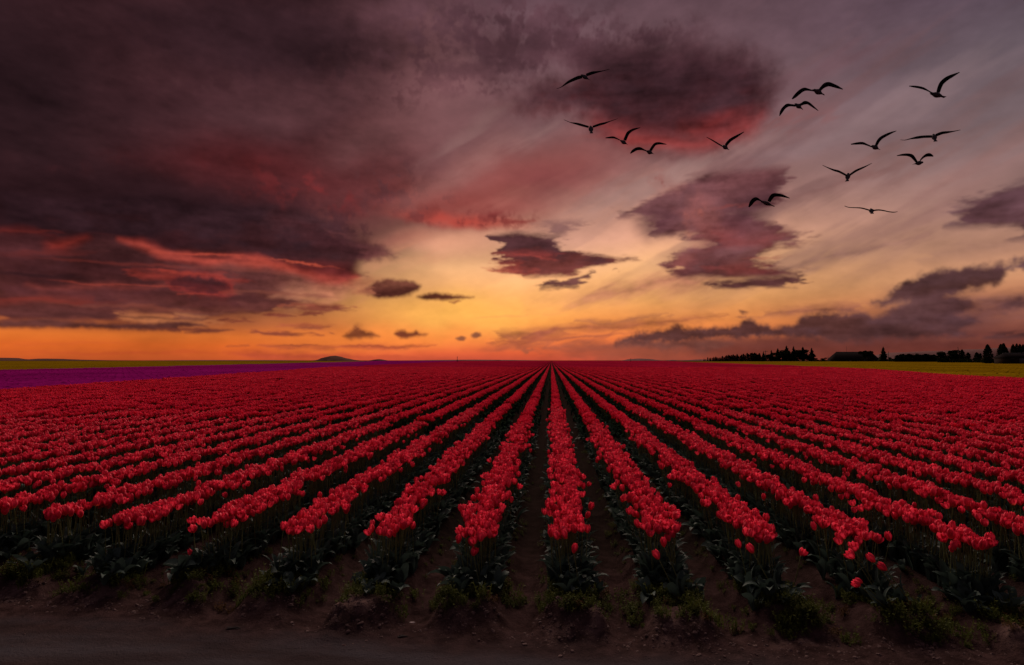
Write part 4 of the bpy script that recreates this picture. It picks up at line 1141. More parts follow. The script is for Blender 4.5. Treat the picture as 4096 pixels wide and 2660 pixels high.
names_l = ['', 'first', 'second', 'third', 'fourth', 'fifth', 'sixth', 'seventh', 'eighth', 'ninth', 'tenth']
def row_name(k):
    k = int(k)
    if k == 0: return 'the middle row that runs straight to the vanishing point'
    return '%s row %s of the middle row' % (names_l[min(abs(k), 10)], 'left' if k < 0 else 'right')
LOOK = ['closed', 'plump', 'slim pointed', 'half open']
def crowd_label(i, x, y, d, k, h):
    size = 'tall ' if h > 1.035 else 'short ' if h < 0.965 else ''
    side = 'left side' if d < -0.07 else 'right side' if d > 0.07 else 'centre'
    dep = 'first' if y < row_start(k) + 0.22 else 'second' if y < row_start(k) + 0.5 else 'third'
    where = 'middle row' if k == 0 else row_name(k).replace(' of the middle row', ' of middle')
    return size + '%s red tulip, %s of the %s cluster, %s' % (LOOK[(i % NV) % 4], side, {'first': 'nearest', 'second': 'next', 'third': 'further'}[dep], where)
for i, (x, y, h, d, k) in enumerate(single):
    tulip(x, y, float(ground_z(x, y)) - 0.01, i % NV, random.uniform(0, 6.28), random.gauss(0, .07), random.gauss(0, .07) + d, h, crowd_label(i, x, y, d, k, h))

def placed(head, foot_y, hz, label, v=0, s=1.0):
    """a tulip standing apart: head = pixel of its bloom, foot_y = distance of its foot, hz = height of the bloom's base"""
    px, py, bx = head
    H = at_dist(px, py, foot_y)
    foot_x = bx
    z0 = float(ground_z(foot_x, foot_y)) - 0.01
    hgt = H.z - z0 - 0.03
    sc = 1.0
    root = tulip(foot_x, foot_y, z0, v, 0, 0, 0, s, label, max(0.5, hgt / tul[v]['h'] / s))
    # lean so that the bloom comes over to its place
    dxl = H.x - foot_x - tul[v]['lx'] * s
    root.rotation_euler = (random.uniform(-.05, .05), math.atan2(dxl, max(0.15, hgt)), 0)
    return root
placed((1834, 2152, -0.66), 4.72, 0, 'lone red tulip leaning out on the left of the first row left of the middle', 2)
placed((1893, 2168, -0.57), 4.72, 0, 'upper of two small red tulips hanging before the first row left of middle', 1)
placed((1894, 2200, -0.54), 4.62, 0, 'lower of two small red tulips hanging before the first row left of middle', 5)
placed((2294, 2190, 0.21), 4.60, 0, 'lowest red tulip in front of the middle row, closed and tilted', 2)
placed((2232, 2140, 0.09), 4.68, 0, 'small red tulip low on the left of the middle row end', 0)
placed((2264, 2139, 0.15), 4.66, 0, 'small red tulip low in the centre of the middle row end', 6)
placed((2622, 2196, 0.95), 4.58, 0, 'lowest red tulip in front of the first row right of the middle', 4)
placed((2650, 2153, 1.00), 4.68, 0, 'tall narrow red tulip in front of the first row right of the middle', 2)
placed((2992, 2163, 1.66), 4.55, 0, 'single red tulip hanging below the end of the second row right of the middle', 4)
placed((3397, 2180, 2.40), 4.56, 0, 'wide open red tulip low at the end of the third row right of the middle', 3)
placed((3408, 2160, 2.44), 4.64, 0, 'wide open red tulip just behind another, end of third row right of middle', 7)
placed((3457, 2182, 2.58), 4.55, 0, 'left one of a leaning red pair beside the third row right of middle', 4)
placed((3484, 2200, 2.66), 4.52, 0, 'right one of a leaning red pair beside the third row right of middle', 0)
placed((3350, 2268, 2.30), 4.32, 0, 'large red tulip on a long bent stem nearest the track', 1, 0.85)
placed((3376, 2258, 2.34), 4.36, 0, 'smaller red tulip beside the large one nearest the track', 0, 0.7)
placed((745, 2173, -2.80), 4.82, 0, 'upper of two small red buds alone below the fourth row left of middle', 2, 0.75)
placed((718, 2224, -2.86), 4.78, 0, 'lower of two small red buds alone below the fourth row left of middle', 2, 0.7)

# ================================================================== weeds and clods along the ends of the beds
def weed(seed, tall=0.10, n=16):
    r = random.Random(seed); g = Geo()
    for q in range(n):
        L = r.uniform(0.5, 1.0) * tall; a = r.uniform(0, 6.28); x, y = r.gauss(0, 0.022), r.gauss(0, 0.022)
        top = Vector((x + math.cos(a) * L * 0.35, y + math.sin(a) * L * 0.35, L))
        w = 0.0016
        g.add([(x - w, y, 0), (x + w, y, 0), (top.x + w, top.y, top.z), (top.x - w, top.y, top.z)], Q=[(0, 1, 2, 3)], m=0)
        for j in range(4):
            f = (j + 1.2) / 5; b = r.uniform(0, 6.28); l = r.uniform(0.010, 0.024); lw = l * 0.36
            p = Vector((x, y, 0)).lerp(top, f); d = Vector((math.cos(b), math.sin(b), r.uniform(0.1, 0.9))).normalized(); sd = Vector((-math.sin(b), math.cos(b), 0))
            g.add([p, p + d * l * .5 + sd * lw, p + d * l, p + d * l * .5 - sd * lw], Q=[(0, 1, 2, 3)], m=0)
    return g
def clod(seed, flat=0.7):
    r = random.Random(seed)
    me = bpy.data.meshes.new('clod')
    import bmesh
    bm = bmesh.new(); bmesh.ops.create_icosphere(bm, subdivisions=2, radius=1.0)
    for v in bm.verts:
        n = mnoise.noise(v.co * 1.3 + Vector((seed, 0, 0))) * 0.55 + mnoise.noise(v.co * 3.1 + Vector((0, seed, 0))) * 0.30
        v.co *= 1 + n
        v.co.z *= flat
    bm.to_mesh(me); bm.free(); me.materials.append(M['clod'])
    return me
pts = {'co': [], 'kind': [], 'rot': [], 'scl': []}
ID['weed'] = [to_lib(weed(300 + k, 0.06 + 0.02 * k).mesh('weed_tuft', [M['weed']])) for k in range(4)]
ID['dry'] = [to_lib(weed(320 + k, 0.06 + 0.02 * k).mesh('dry_weed_tuft', [M['dryweed']])) for k in range(2)]
for k in range(-14, 14):
    xk = X0 + k * ROW
    n = int(110 * rng.uniform(0.5, 1.5)); wz = rng.uniform(-0.08, 0.08)
    y = edge_y(xk) + 0.02 + rng.random(n) ** 0.8 * (row_start(k) + 0.15 - edge_y(xk))
    x = xk + wz + rng.normal(0, 0.14, n)
    dens = 0.35 + 0.65 * (vnoise(x * 1.0, y, 4.0) > -0.3)
    ok = in_view(x, y, .5) & (rng.random(n) < dens); x, y = x[ok], y[ok]; n = len(x)
    if n:
        pool = np.array(ID['weed'] * 3 + ID['dry'])
        put(x, y, ground_z(x, y) - 0.005, pool[rng.integers(0, len(pool), n)], rng.random(n) * 6.28, s=np.ones((n, 3)) * rng.uniform(0.5, 1.25, (n, 1)))
n = 2600
y = 4.6 + rng.random(n) ** 1.5 * 8; x = rng.uniform(-10, 10, n)
x = X0 + np.round((x - X0) / ROW) * ROW + rng.choice([-1, 1], n) * rng.uniform(0.14, 0.30, n)
ok = in_view(x, y) & (y > edge_y(x) + 0.15); x, y = x[ok], y[ok]; n = len(x)
put(x, y, ground_z(x, y) - 0.005, np.array(ID['weed'])[rng.integers(0, 4, n)], rng.random(n) * 6.28, s=np.ones((n, 3)) * rng.uniform(0.3, 0.8, (n, 1)))
gn_field('weeds', split_pts(), 'low yellow green weeds on the bare soil at the near ends of the beds', 'weeds')

pts = {'co': [], 'kind': [], 'rot': [], 'scl': []}
ID['clod'] = [to_lib(clod(k * 3.7, 0.55 + 0.1 * (k % 4))) for k in range(6)]
for k in range(-14, 14):
    xk = X0 + k * ROW
    n = int(260 * _rowa[k + 200])
    y = edge_y(xk) + _rowj[k + 200] + rng.normal(-0.03, 0.11, n)
    x = xk + rng.normal(0, 0.19, n)
    ok = in_view(x, y, .5); x, y = x[ok], y[ok]; n = len(x)
    if n: put(x, y, ground_z(x, y) - 0.002, np.array(ID['clod'])[rng.integers(0, 6, n)], rng.random(n) * 6.28, rx=rng.normal(0, .4, n), s=np.ones((n, 3)) * np.clip(rng.lognormal(-5.25, 0.55, (n, 1)), 0.002, 0.017))
n = 2600
y = 3.2 + rng.random(n) ** 1.3 * 5; x = rng.uniform(-6, 6, n)
ok = in_view(x, y); x, y = x[ok], y[ok]; n = len(x)
sz = np.clip(rng.lognormal(-5.8, 0.55, (n, 1)), 0.0012, 0.012) * np.where(y[:, None] < edge_y(x)[:, None] - 0.15, 0.6, 1.0)
put(x, y, ground_z(x, y), np.array(ID['clod'])[rng.integers(0, 6, n)], rng.random(n) * 6.28, s=np.ones((n, 3)) * sz)
gn_field('soil_clods', split_pts(), 'crumbled pale clods of dry soil at the ends of the beds', 'clods')

# scraps on the track
def scrap(name, px, py, size, m, label, cat, flat=0.25, seed=1):
    p = on_plane(px, py, 0)
    me = clod(seed, flat); me.materials.clear(); me.materials.append(m)
    o = ob(name, me, loc=(p.x, p.y, float(ground_z(p.x, p.y)) + 0.003), rot=(0, 0, 0.1), label=label, cat=cat)
    o.scale = size
scrap('plant_scrap', 935, 2517, (0.050, 0.018, 0.018), M['debris'], 'dark dead plant scrap lying on the track, left of centre', 'plant scrap', 0.4, 3)
scrap('soil_lump', 1609, 2545, (0.034, 0.016, 0.014), M['debris'], 'small dark flat lump of soil on the track near the centre', 'soil lump', 0.4, 9)
scrap('pale_chip', 1647, 2472, (0.022, 0.010, 0.010), M['chip'], 'tiny pale chip lying where the beds meet the track', 'chip', 0.4, 5)

# ================================================================== hills on the horizon
def hill(prof, Y, m, label, depth=900.0):
    P = [at_dist(px, py, Y) for px, py in prof]
    n = 40; xs_ = np.linspace(P[0].x, P[-1].x, n)
    zz = np.interp(xs_, [p.x for p in P], [max(0.0, p.z) for p in P])
    V = []
    rows = 9
    for j in range(rows):
        t = j / (rows - 1) * 2 - 1
        f = math.cos(t * math.pi / 2) ** 0.8 if abs(t) < 1 else 0
        for i in range(n):
            b = mnoise.noise(Vector((xs_[i] * 0.012, j * 0.7, Y * 0.01)))
            V.append((xs_[i] * (1 + 0.0 * t), Y + t * depth + 0.3 * depth * b, -2 + (zz[i] + 2) * f * (1 + (0.05 * b if f > 0 else 0))))
    Q = [(j * n + i, j * n + i + 1, (j + 1) * n + i + 1, (j + 1) * n + i) for j in range(rows - 1) for i in range(n - 1)]
    ob('hill', mesh_np('hill', V, np.array(Q), [m], smooth=True), label=label, kind='structure')
hill([(1262, 1443), (1285, 1440), (1308, 1429), (1322, 1424), (1340, 1422.5), (1362, 1427), (1388, 1435), (1412, 1440), (1430, 1443)], 7000, M['hill'], 'small round hill on the horizon left of the centre', 300)
hill([(1480, 1443), (1500, 1438), (1515, 1436.5), (1530, 1438), (1552, 1443)], 7500, M['hill'], 'little knoll on the horizon beside the round hill', 150)
hill([(2488, 1443), (2520, 1436), (2560, 1434), (2600, 1436), (2630, 1440), (2645, 1443)], 9000, M['hill_far'], 'low flat hill on the horizon right of the centre', 400)
hill([(2655, 1443), (2690, 1439.5), (2722, 1443)], 9500, M['hill_far'], 'tiny hill on the horizon right of the flat hill', 200)
hill([(2712, 1443), (2760, 1439.5), (2800, 1437), (2850, 1439), (2905, 1443)], 9800, M['hill_far'], 'low hill on the horizon behind the row of poplars', 400)
hill([(-400, 1436), (-100, 1430), (20, 1431), (60, 1436), (90, 1443)], 6000, M['hill'], 'low dark hill at the far left edge of the horizon', 400)
hill([(140, 1443), (190, 1434), (260, 1437), (400, 1441), (540, 1443)], 6500, M['hill'], 'long low hill on the left horizon above the yellow band', 400)
hill([(560, 1443), (800, 1440.5), (1100, 1440.5), (1230, 1443)], 9000, M['hill_far'], 'faint long rise on the left horizon', 400)
hill([(1600, 1443), (1750, 1440), (1900, 1438.5), (2050, 1440), (2200, 1443)], 9500, M['hill_far'], 'faint long rise on the horizon in the centre', 400)
hill([(3440, 1443), (3544, 1412), (3700, 1405), (3850, 1399), (4000, 1391), (4300, 1380), (5200, 1400)], 12500, M['hill_far'], 'hazy mauve ridge behind the trees on the right', 900)

# ================================================================== trees along the right horizon
def cards(g, n, shape, size, m, r):
    V = []; Q = []
    for i in range(n):
        c = shape(r)
        a, b = r.uniform(0, 6.28), r.uniform(-1, 1)
        u = Vector((math.cos(a), math.sin(a), b)).normalized(); w = u.cross(Vector((r.uniform(-1, 1), r.uniform(-1, 1), r.uniform(-1, 1)))).normalized()
        s = size * r.uniform(0.5, 1.2)
        k = len(V); V += [c - u * s, c - w * s * .7, c + u * s, c + w * s * .7]; Q.append((k, k + 1, k + 2, k + 3))
    g.add(V, Q=Q, m=m)
    return g
def lobes(L):
    def f(r):
        (x, y, z, rx, rz) = r.choice(L)
        while True:
            p = Vector((r.uniform(-1, 1), r.uniform(-1, 1), r.uniform(-1, 1)))
            if p.length < 1: break
        q = p.normalized() * (p.length ** 0.6)
        return Vector((x + q.x * rx, y + q.y * rx, z + q.z * rz))
    return f
TREE = {}
def conifer_mesh(seed, slim=0.26):
    r = random.Random(seed); g = Geo(); V = []; Q = []
    lv = 17
    for i in range(lv):
        f = i / (lv - 1); z = 0.08 + 0.90 * f
        R0 = slim * (1 - f) ** 0.8 * r.uniform(0.75, 1.15) + 0.010
        for k in range(14):
            a = r.uniform(0, 6.28); L = R0 * r.uniform(0.55, 1.25); dz = r.uniform(-0.03, 0.05)
            w = L * 0.34 + 0.008; ca, sa = math.cos(a), math.sin(a)
            b = len(V)
            V += [(0, 0, z + 0.035), (ca * L * .6 - sa * w, sa * L * .6 + ca * w, z - 0.01), (ca * L, sa * L, z + dz), (ca * L * .6 + sa * w, sa * L * .6 - ca * w, z - 0.02)]
            Q.append((b, b + 1, b + 2, b + 3))
            V += [(0, 0, z - 0.05), (ca * L * .5, sa * L * .5, z - 0.045), (ca * L, sa * L, z + dz), (ca * L * .4, sa * L * .4, z + 0.03)]
            Q.append((b + 4, b + 5, b + 6, b + 7))
    g.add(V, Q=Q, m=0)
    return g
def poplar_shape(r):
    f = r.random(); w = 0.105 * math.sin(math.pi * min(1, 0.12 + 0.88 * f ** 0.8)) ** 0.6 + 0.004
    a = r.uniform(0, 6.28); q = w * math.sqrt(r.random())
    return Vector((q * math.cos(a), q * math.sin(a), 0.06 + 0.92 * f))
def make_kinds():
    K = {}
    K['conifer'] = [conifer_mesh(k, 0.24 + 0.03 * k).mesh('crown', [M['needle']], smooth=False) for k in range(4)]
    K['poplar'] = [cards(Geo(), 650, poplar_shape, 0.042, 0, random.Random(k)).mesh('crown', [M['broad']], smooth=False) for k in range(5)]
    def ovoid(r):
        f = r.random(); w = 0.21 * math.sin(math.pi * min(1, 0.10 + 0.90 * f ** 0.75)) ** 0.7; a = r.uniform(0, 6.28); q = w * math.sqrt(r.random())
        return Vector((q * math.cos(a), q * math.sin(a), 0.05 + 0.93 * f))
    K['ovoid'] = [cards(Geo(), 1300, ovoid, 0.042, 0, random.Random(40 + k)).mesh('crown', [M['broad']], smooth=False) for k in range(3)]
    def rl(k):
        r = random.Random(k)
        return [(r.uniform(-.32, .32), r.uniform(-.3, .3), r.uniform(.30, .82), r.uniform(.14, .24), r.uniform(.12, .18)) for _ in range(9)] + [(0, 0, .35, .42, .32)]
    K['round'] = [cards(Geo(), 1700, lobes(rl(k)), 0.050, 0, random.Random(60 + k)).mesh('crown', [M['broad']], smooth=False) for k in range(4)]
    def bare(k):
        r = random.Random(k); g = Geo()
        def br(p, d, L, w, dep):
            q = p + d * L
            g.tube([p, (p + q) / 2 + Vector((r.gauss(0, .01), 0, 0)), q], [w, w * .8, w * .6], 3, m=0, cap=False)
            if dep:
                for _ in range(3 if dep > 1 else 4):
                    nd = (d + Vector((r.gauss(0, .42), r.gauss(0, .42), r.uniform(-.05, .3)))).normalized()
                    br(q, nd, L * r.uniform(.6, .85), w * .6, dep - 1)
        br(Vector((0, 0, 0.10)), Vector((0, 0, 1)), 0.22, 0.016, 4)
        return g
    K['bare'] = [bare(k).mesh('crown', [M['bark']], smooth=False) for k in range(3)]
    K['trunk'] = Geo().tube([(0, 0, -0.02), (0.004, 0, 0.25), (0, 0, 0.62)], [0.020, 0.014, 0.006], 6, m=0).mesh('trunk', [M['bark']])
    return K
KD = make_kinds()
def tree(kind, px, ptop, Y, width, label, cat='tree', group=None, v=0, name=None):
    """px, ptop: pixel of its top; Y its distance; width relative to its height"""
    T = at_dist(px, ptop, Y); h = T.z
    nm_ = name or {'conifer': 'conifer_tree', 'poplar': 'poplar_tree', 'ovoid': 'poplar_tree', 'round': 'broadleaf_tree', 'bare': 'bare_tree'}[kind]
    root = ob(nm_, None, loc=(T.x, Y, 0), rot=(0, 0, v * 1.7), label=label, cat=cat, group=group)
    root.scale = (h * width, h * width, h)
    ob('crown', KD[kind][v % len(KD[kind])], root)
    if name != 'bush': ob('trunk', KD['trunk'], root)
G_P = 'slim poplars in a long row beyond the yellow field'
random.seed(5)
px = 2816.0; i = 0
while px < 3040:
    top = np.interp(px, [2816, 2880, 2950, 2960, 3000, 3040], [1434, 1427, 1419, 1421, 1412, 1416]) + random.uniform(-4.0, 2.5)
    where = 'low at the far left end' if px < 2880 else 'in the middle' if px < 2975 else 'at the taller right end'
    tree('poplar', px, top, 1150 - (px - 2816) * 0.7, random.uniform(1.25, 1.8), 'slim dark poplar %s of the long row beyond the yellow' % where, group=G_P, v=i)
    px += random.uniform(4.5, 8.0); i += 1
CON = [(3054, 1408, 1.2, 'slanting dark conifer directly left of the pole with a crossarm'), (3085, 1401, 1.0, 'slim pointed conifer directly right of the pole with a crossarm'),
       (3111, 1393, 1.0, 'pointed conifer between the slim one and the tallest spire'), (3146, 1383, 1.0, 'tallest spire topped conifer of the dark clump'),
       (3174, 1385, 1.0, 'second spire topped conifer, just right of the tallest'), (3246, 1392, 1.1, 'ragged conifer standing alone at the right end of the clump')]
for i, (x_, t_, w_, l_) in enumerate(CON):
    tree('conifer', x_, t_ - 1, 1020 + 6 * (i % 3), w_ * 1.15, l_, group='conifers in the dark clump', v=i)
tree('ovoid', 3211, 1387, 1010, 0.75, 'tall blunt topped tree at the right of the conifer clump', v=0)
for i, (x_, t_, w_, l_) in enumerate([(3040, 1420, 1.7, 'low bushy tree at the left foot of the conifer clump'), (3070, 1417, 1.5, 'bushy tree filling in behind the pole with a crossarm'),
        (3098, 1419, 1.6, 'rounded tree between the slim conifers'), (3127, 1407, 1.1, 'dense tree left of the tallest spire conifer'), (3160, 1401, 1.3, 'dense tree between the two spire conifers'),
        (3195, 1396, 1.2, 'dense broad tree left of the blunt topped one'), (3228, 1414, 1.3, 'lower rounded tree right of the blunt topped one'), (3180, 1412, 1.7, 'wide low tree under the second spire conifer')]):
    tree('round', x_, t_ - 2, 1000 + 5 * i, w_ * 1.35, l_, group='leafy trees in the dark clump', v=i)
tree('round', 3262, 1431, 980, 1.6, 'small bush right of the lone conifer', 'bush', v=1, name='bush')
tree('round', 3293, 1428, 980, 1.5, 'small rounded bush left of the barn', 'bush', v=2, name='bush')
tree('bare', 3312, 1418, 980, 1.0, 'thin bare tree left of the barn', v=0)
tree('round', 3467, 1398, 860, 1.1, 'dark tree standing in front of the barn roof', v=3)
tree('conifer', 3533, 1386, 860, 1.1, 'open branched fir at the right end of the barn', v=2)
tree('round', 3566, 1428, 850, 1.3, 'bush beside the thin pole right of the barn', 'bush', v=0, name='bush')
tree('bare', 3661, 1395, 660, 1.0, 'bare tree rising behind the dark block of trees', v=1)
random.seed(9)
for i in range(15):
    x_ = 3590 + i * 11.2
    t_ = 1417 + random.uniform(-2.5, 3.5) + (3 if i in (0, 14) else 0)
    tree('ovoid' if i % 2 else 'poplar', x_, t_, 640 + 4 * (i % 3), 2.1 if i % 2 else 4.0, 'close set dark tree in the flat topped block, %s' % ('left end' if i < 5 else 'middle' if i < 10 else 'right end'), group='close set trees in the flat topped block', v=i)
for i, (k_, x_, t_, w_, Y_, l_) in enumerate([
    ('round', 3783, 1406, 1.0, 450, 'rounded tree at the left of the group by the leaning pole'), ('round', 3810, 1397, 0.95, 455, 'tall rounded tree at the left of the leaning pole'),
    ('round', 3768, 1428, 1.3, 445, 'low bushy tree at the left end of the group by the leaning pole'), ('ovoid', 3848, 1399, 0.8, 450, 'narrow tree just right of the leaning pole'),
    ('round', 3832, 1411, 1.0, 448, 'lower tree behind the leaning pole'), ('poplar', 3872, 1411, 1.6, 450, 'narrow dark tree standing apart, right of the leaning pole'),
    ('ovoid', 3907, 1410, 1.0, 430, 'broad pointed tree midway between the pole and the big poplars'), ('poplar', 3921, 1414, 1.2, 430, 'thin slanting tree beside the broad pointed one'),
    ('ovoid', 3950, 1378, 0.78, 300, 'tall egg shaped poplar standing alone'), ('bare', 3985, 1415, 1.0, 300, 'faint bare shrub right of the lone poplar'),
    ('ovoid', 4003, 1377, 0.72, 300, 'left one of the twin topped poplars'), ('ovoid', 4014, 1374, 0.72, 298, 'right one of the twin topped poplars'), ('ovoid', 4029, 1405, 0.95, 296, 'low poplar at the right foot of the twin topped pair'),
    ('ovoid', 4052, 1377, 0.55, 290, 'first of the tall poplars behind the shed'), ('ovoid', 4066, 1375, 0.50, 292, 'second of the tall poplars behind the shed'),
    ('ovoid', 4079, 1377, 0.50, 291, 'third of the tall poplars behind the shed'), ('ovoid', 4092, 1378, 0.55, 289, 'fourth of the tall poplars behind the shed'), ('ovoid', 4107, 1380, 0.55, 289, 'poplar behind the shed, cut by the picture edge')]):
    tree(k_, x_, t_ - 1.5, Y_, w_ * 1.32, l_, v=i)
# low hedge along the far side of the yellow field
def hedge(x0, x1, Y0, Y1, h, label, seed):
    r = random.Random(seed); a = at_dist(x0, 1442, Y0); b = at_dist(x1, 1442, Y1)
    n = int((b - a).length / 1.6); L = [(a.x + (b.x - a.x) * (k / n), Y0 + (Y1 - Y0) * k / n, h * 0.4, 1.6, h * r.uniform(0.45, 0.62)) for k in range(n + 1)]
    g = cards(Geo(), n * 45, lobes(L), 0.5, 0, r)
    ob('hedge', g.mesh('hedge', [M['broad']], smooth=False), label=label, cat='hedge')
hedge(3262, 3345, 985, 930, 3.0, 'low dark hedge between the conifer clump and the barn', 1)
hedge(3560, 3600, 800, 660, 4.0, 'short dark hedge left of the flat topped block of trees', 2)
hedge(3752, 3950, 460, 400, 3.2, 'dark hedge at the foot of the trees by the leaning pole', 3)
hedge(3940, 4180, 330, 262, 2.6, 'dark hedge in front of the shed at the far right', 4)

# ================================================================== barn, shed, poles
def part(name, g, m, parent): return ob(name, g.mesh(name, [m] if not isinstance(m, list) else m, smooth=False), parent)
def building(name, x0, x1, Y, dep, wall_h, ridge_h, hip, label, cat, ndoor, nwin, oh=0.6):
    a, b = at_dist(x0, 1442, Y), at_dist(x1, 1442, Y)
    Wd = b.x - a.x
    root = ob(name, None, loc=((a.x + b.x) / 2, Y + dep / 2, 0), label=label, cat=cat)
    w2, d2 = Wd / 2, dep / 2
    part('wall', Geo().box((-w2 + oh, -d2 + oh, -0.3), (w2 - oh, d2 - oh, wall_h)), M['wall'], root)
    g = Geo(); t = 0.3
    e = [(-w2, -d2, wall_h - .15), (w2, -d2, wall_h - .15), (w2, d2, wall_h - .15), (-w2, d2, wall_h - .15), (-w2 + hip, 0, ridge_h), (w2 - hip * 0.7, 0, ridge_h)]
    lo = [(x, y, z - t) for x, y, z in e[:4]]
    g.add(e + lo, Q=[(0, 1, 5, 4), (2, 3, 4, 5), (0, 6, 7, 1), (1, 7, 8, 2), (2, 8, 9, 3), (3, 9, 6, 0), (6, 9, 8, 7)], T=[(3, 0, 4), (1, 2, 5)])
    rf = part('roof', g, M['roof'], root)
    part('ridge_cap', Geo().tube([(-w2 + hip, 0, ridge_h + .05), (w2 - hip * 0.7, 0, ridge_h + .05)], 0.18, 6), M['metal'], rf)
    for k in range(ndoor):
        x = -w2 + Wd * (k + 1) / (ndoor + 1)
        dr = part('door', Geo().box((x - 1.8, -d2 + oh - .08, 0), (x + 1.8, -d2 + oh - .003, min(3.0, wall_h * .85))), M['metal'], root)
    for k in range(nwin):
        x = -w2 + Wd * (k + 0.5) / nwin
        wn = part('window', Geo().box((x - .7, -d2 + oh - .06, wall_h * .45), (x + .7, -d2 + oh - .003, wall_h * .75)), M['roof'], root)
        part('frame', Geo().box((x - .8, -d2 + oh - .10, wall_h * .75 + .003), (x + .8, -d2 + oh - .004, wall_h * .75 + .12)), M['metal'], wn)
    return root
barn = building('barn', 3341, 3520, 900, 26, 3.6, 14.6, 7.5, 'big dark barn with a long hipped roof among the trees', 'barn', 2, 6)
mast_p = at_dist(3387, 1408, 913)
mast_t = at_dist(3387, 1384, 913)
m_ = ob('antenna', None, loc=(mast_p.x, 913, 13.9), label='thin antenna mast on the barn roof', cat='antenna')
part('mast', Geo().tube([(0, 0, 0), (0, 0, mast_t.z - 13.9)], [0.16, 0.09], 6), M['metal'], m_)
for k in range(3): part('crossbar', Geo().tube([(-1.1 + .2 * k, 0, 0), (1.1 - .2 * k, 0, 0)], 0.06, 4), M['metal'], m_).location = (0, 0, 4.5 + k * 1.3)
building('shed', 4034, 4160, 268, 9, 3.4, 4.9, 1.0, 'long low shed with a pale roof at the right edge', 'shed', 1, 4, 0.3)
def pole(px, pt, pb, Y, label, lean=0.0, arm=False, w=0.15, cat='pole', name='pole'):
    T = at_dist(px, pt, Y)
    root = ob(name, None, loc=(T.x, Y, 0), rot=(0, lean, 0), label=label, cat=cat)
    g = Geo().tube([(0, 0, -0.5), (0, 0, T.z * .5), (0, 0, T.z)], [w, w * .85, w * .7], 8)
    part('shaft', g, M['post'], root)
    part('cap', Geo().tube([(0, 0, T.z), (0, 0, T.z + w)], [w * 1.1, w * .5], 8), M['metal'], root)
    if arm:
        c = part('crossarm', Geo().box((-3.6, -.18, T.z - 1.3), (3.6, .18, T.z - .9)), M['post'], root)
        for k in range(4):
            x = -3.2 + k * 2.13
            part('insulator', Geo().tube([(x, 0, T.z - .9), (x, 0, T.z - .3)], [.14, .10], 6), M['metal'], c)
pole(1829, 1427, 1443, 560, 'dark post standing alone on the horizon left of the rows', w=0.32, cat='post', name='post')
pole(2523, 1434, 1444, 560, 'short thin post on the horizon right of the rows', w=0.22, cat='post', name='post')
pole(3062, 1403, 1442, 990, 'utility pole with a wide crossarm beside the conifers', arm=True, w=0.5, name='utility_pole')
pole(3554, 1407, 1442, 850, 'thin upright pole right of the barn', w=0.35)
pole(3838, 1388, 1442, 445, 'tall leaning pole among the trees on the right', lean=-0.10, w=0.22)

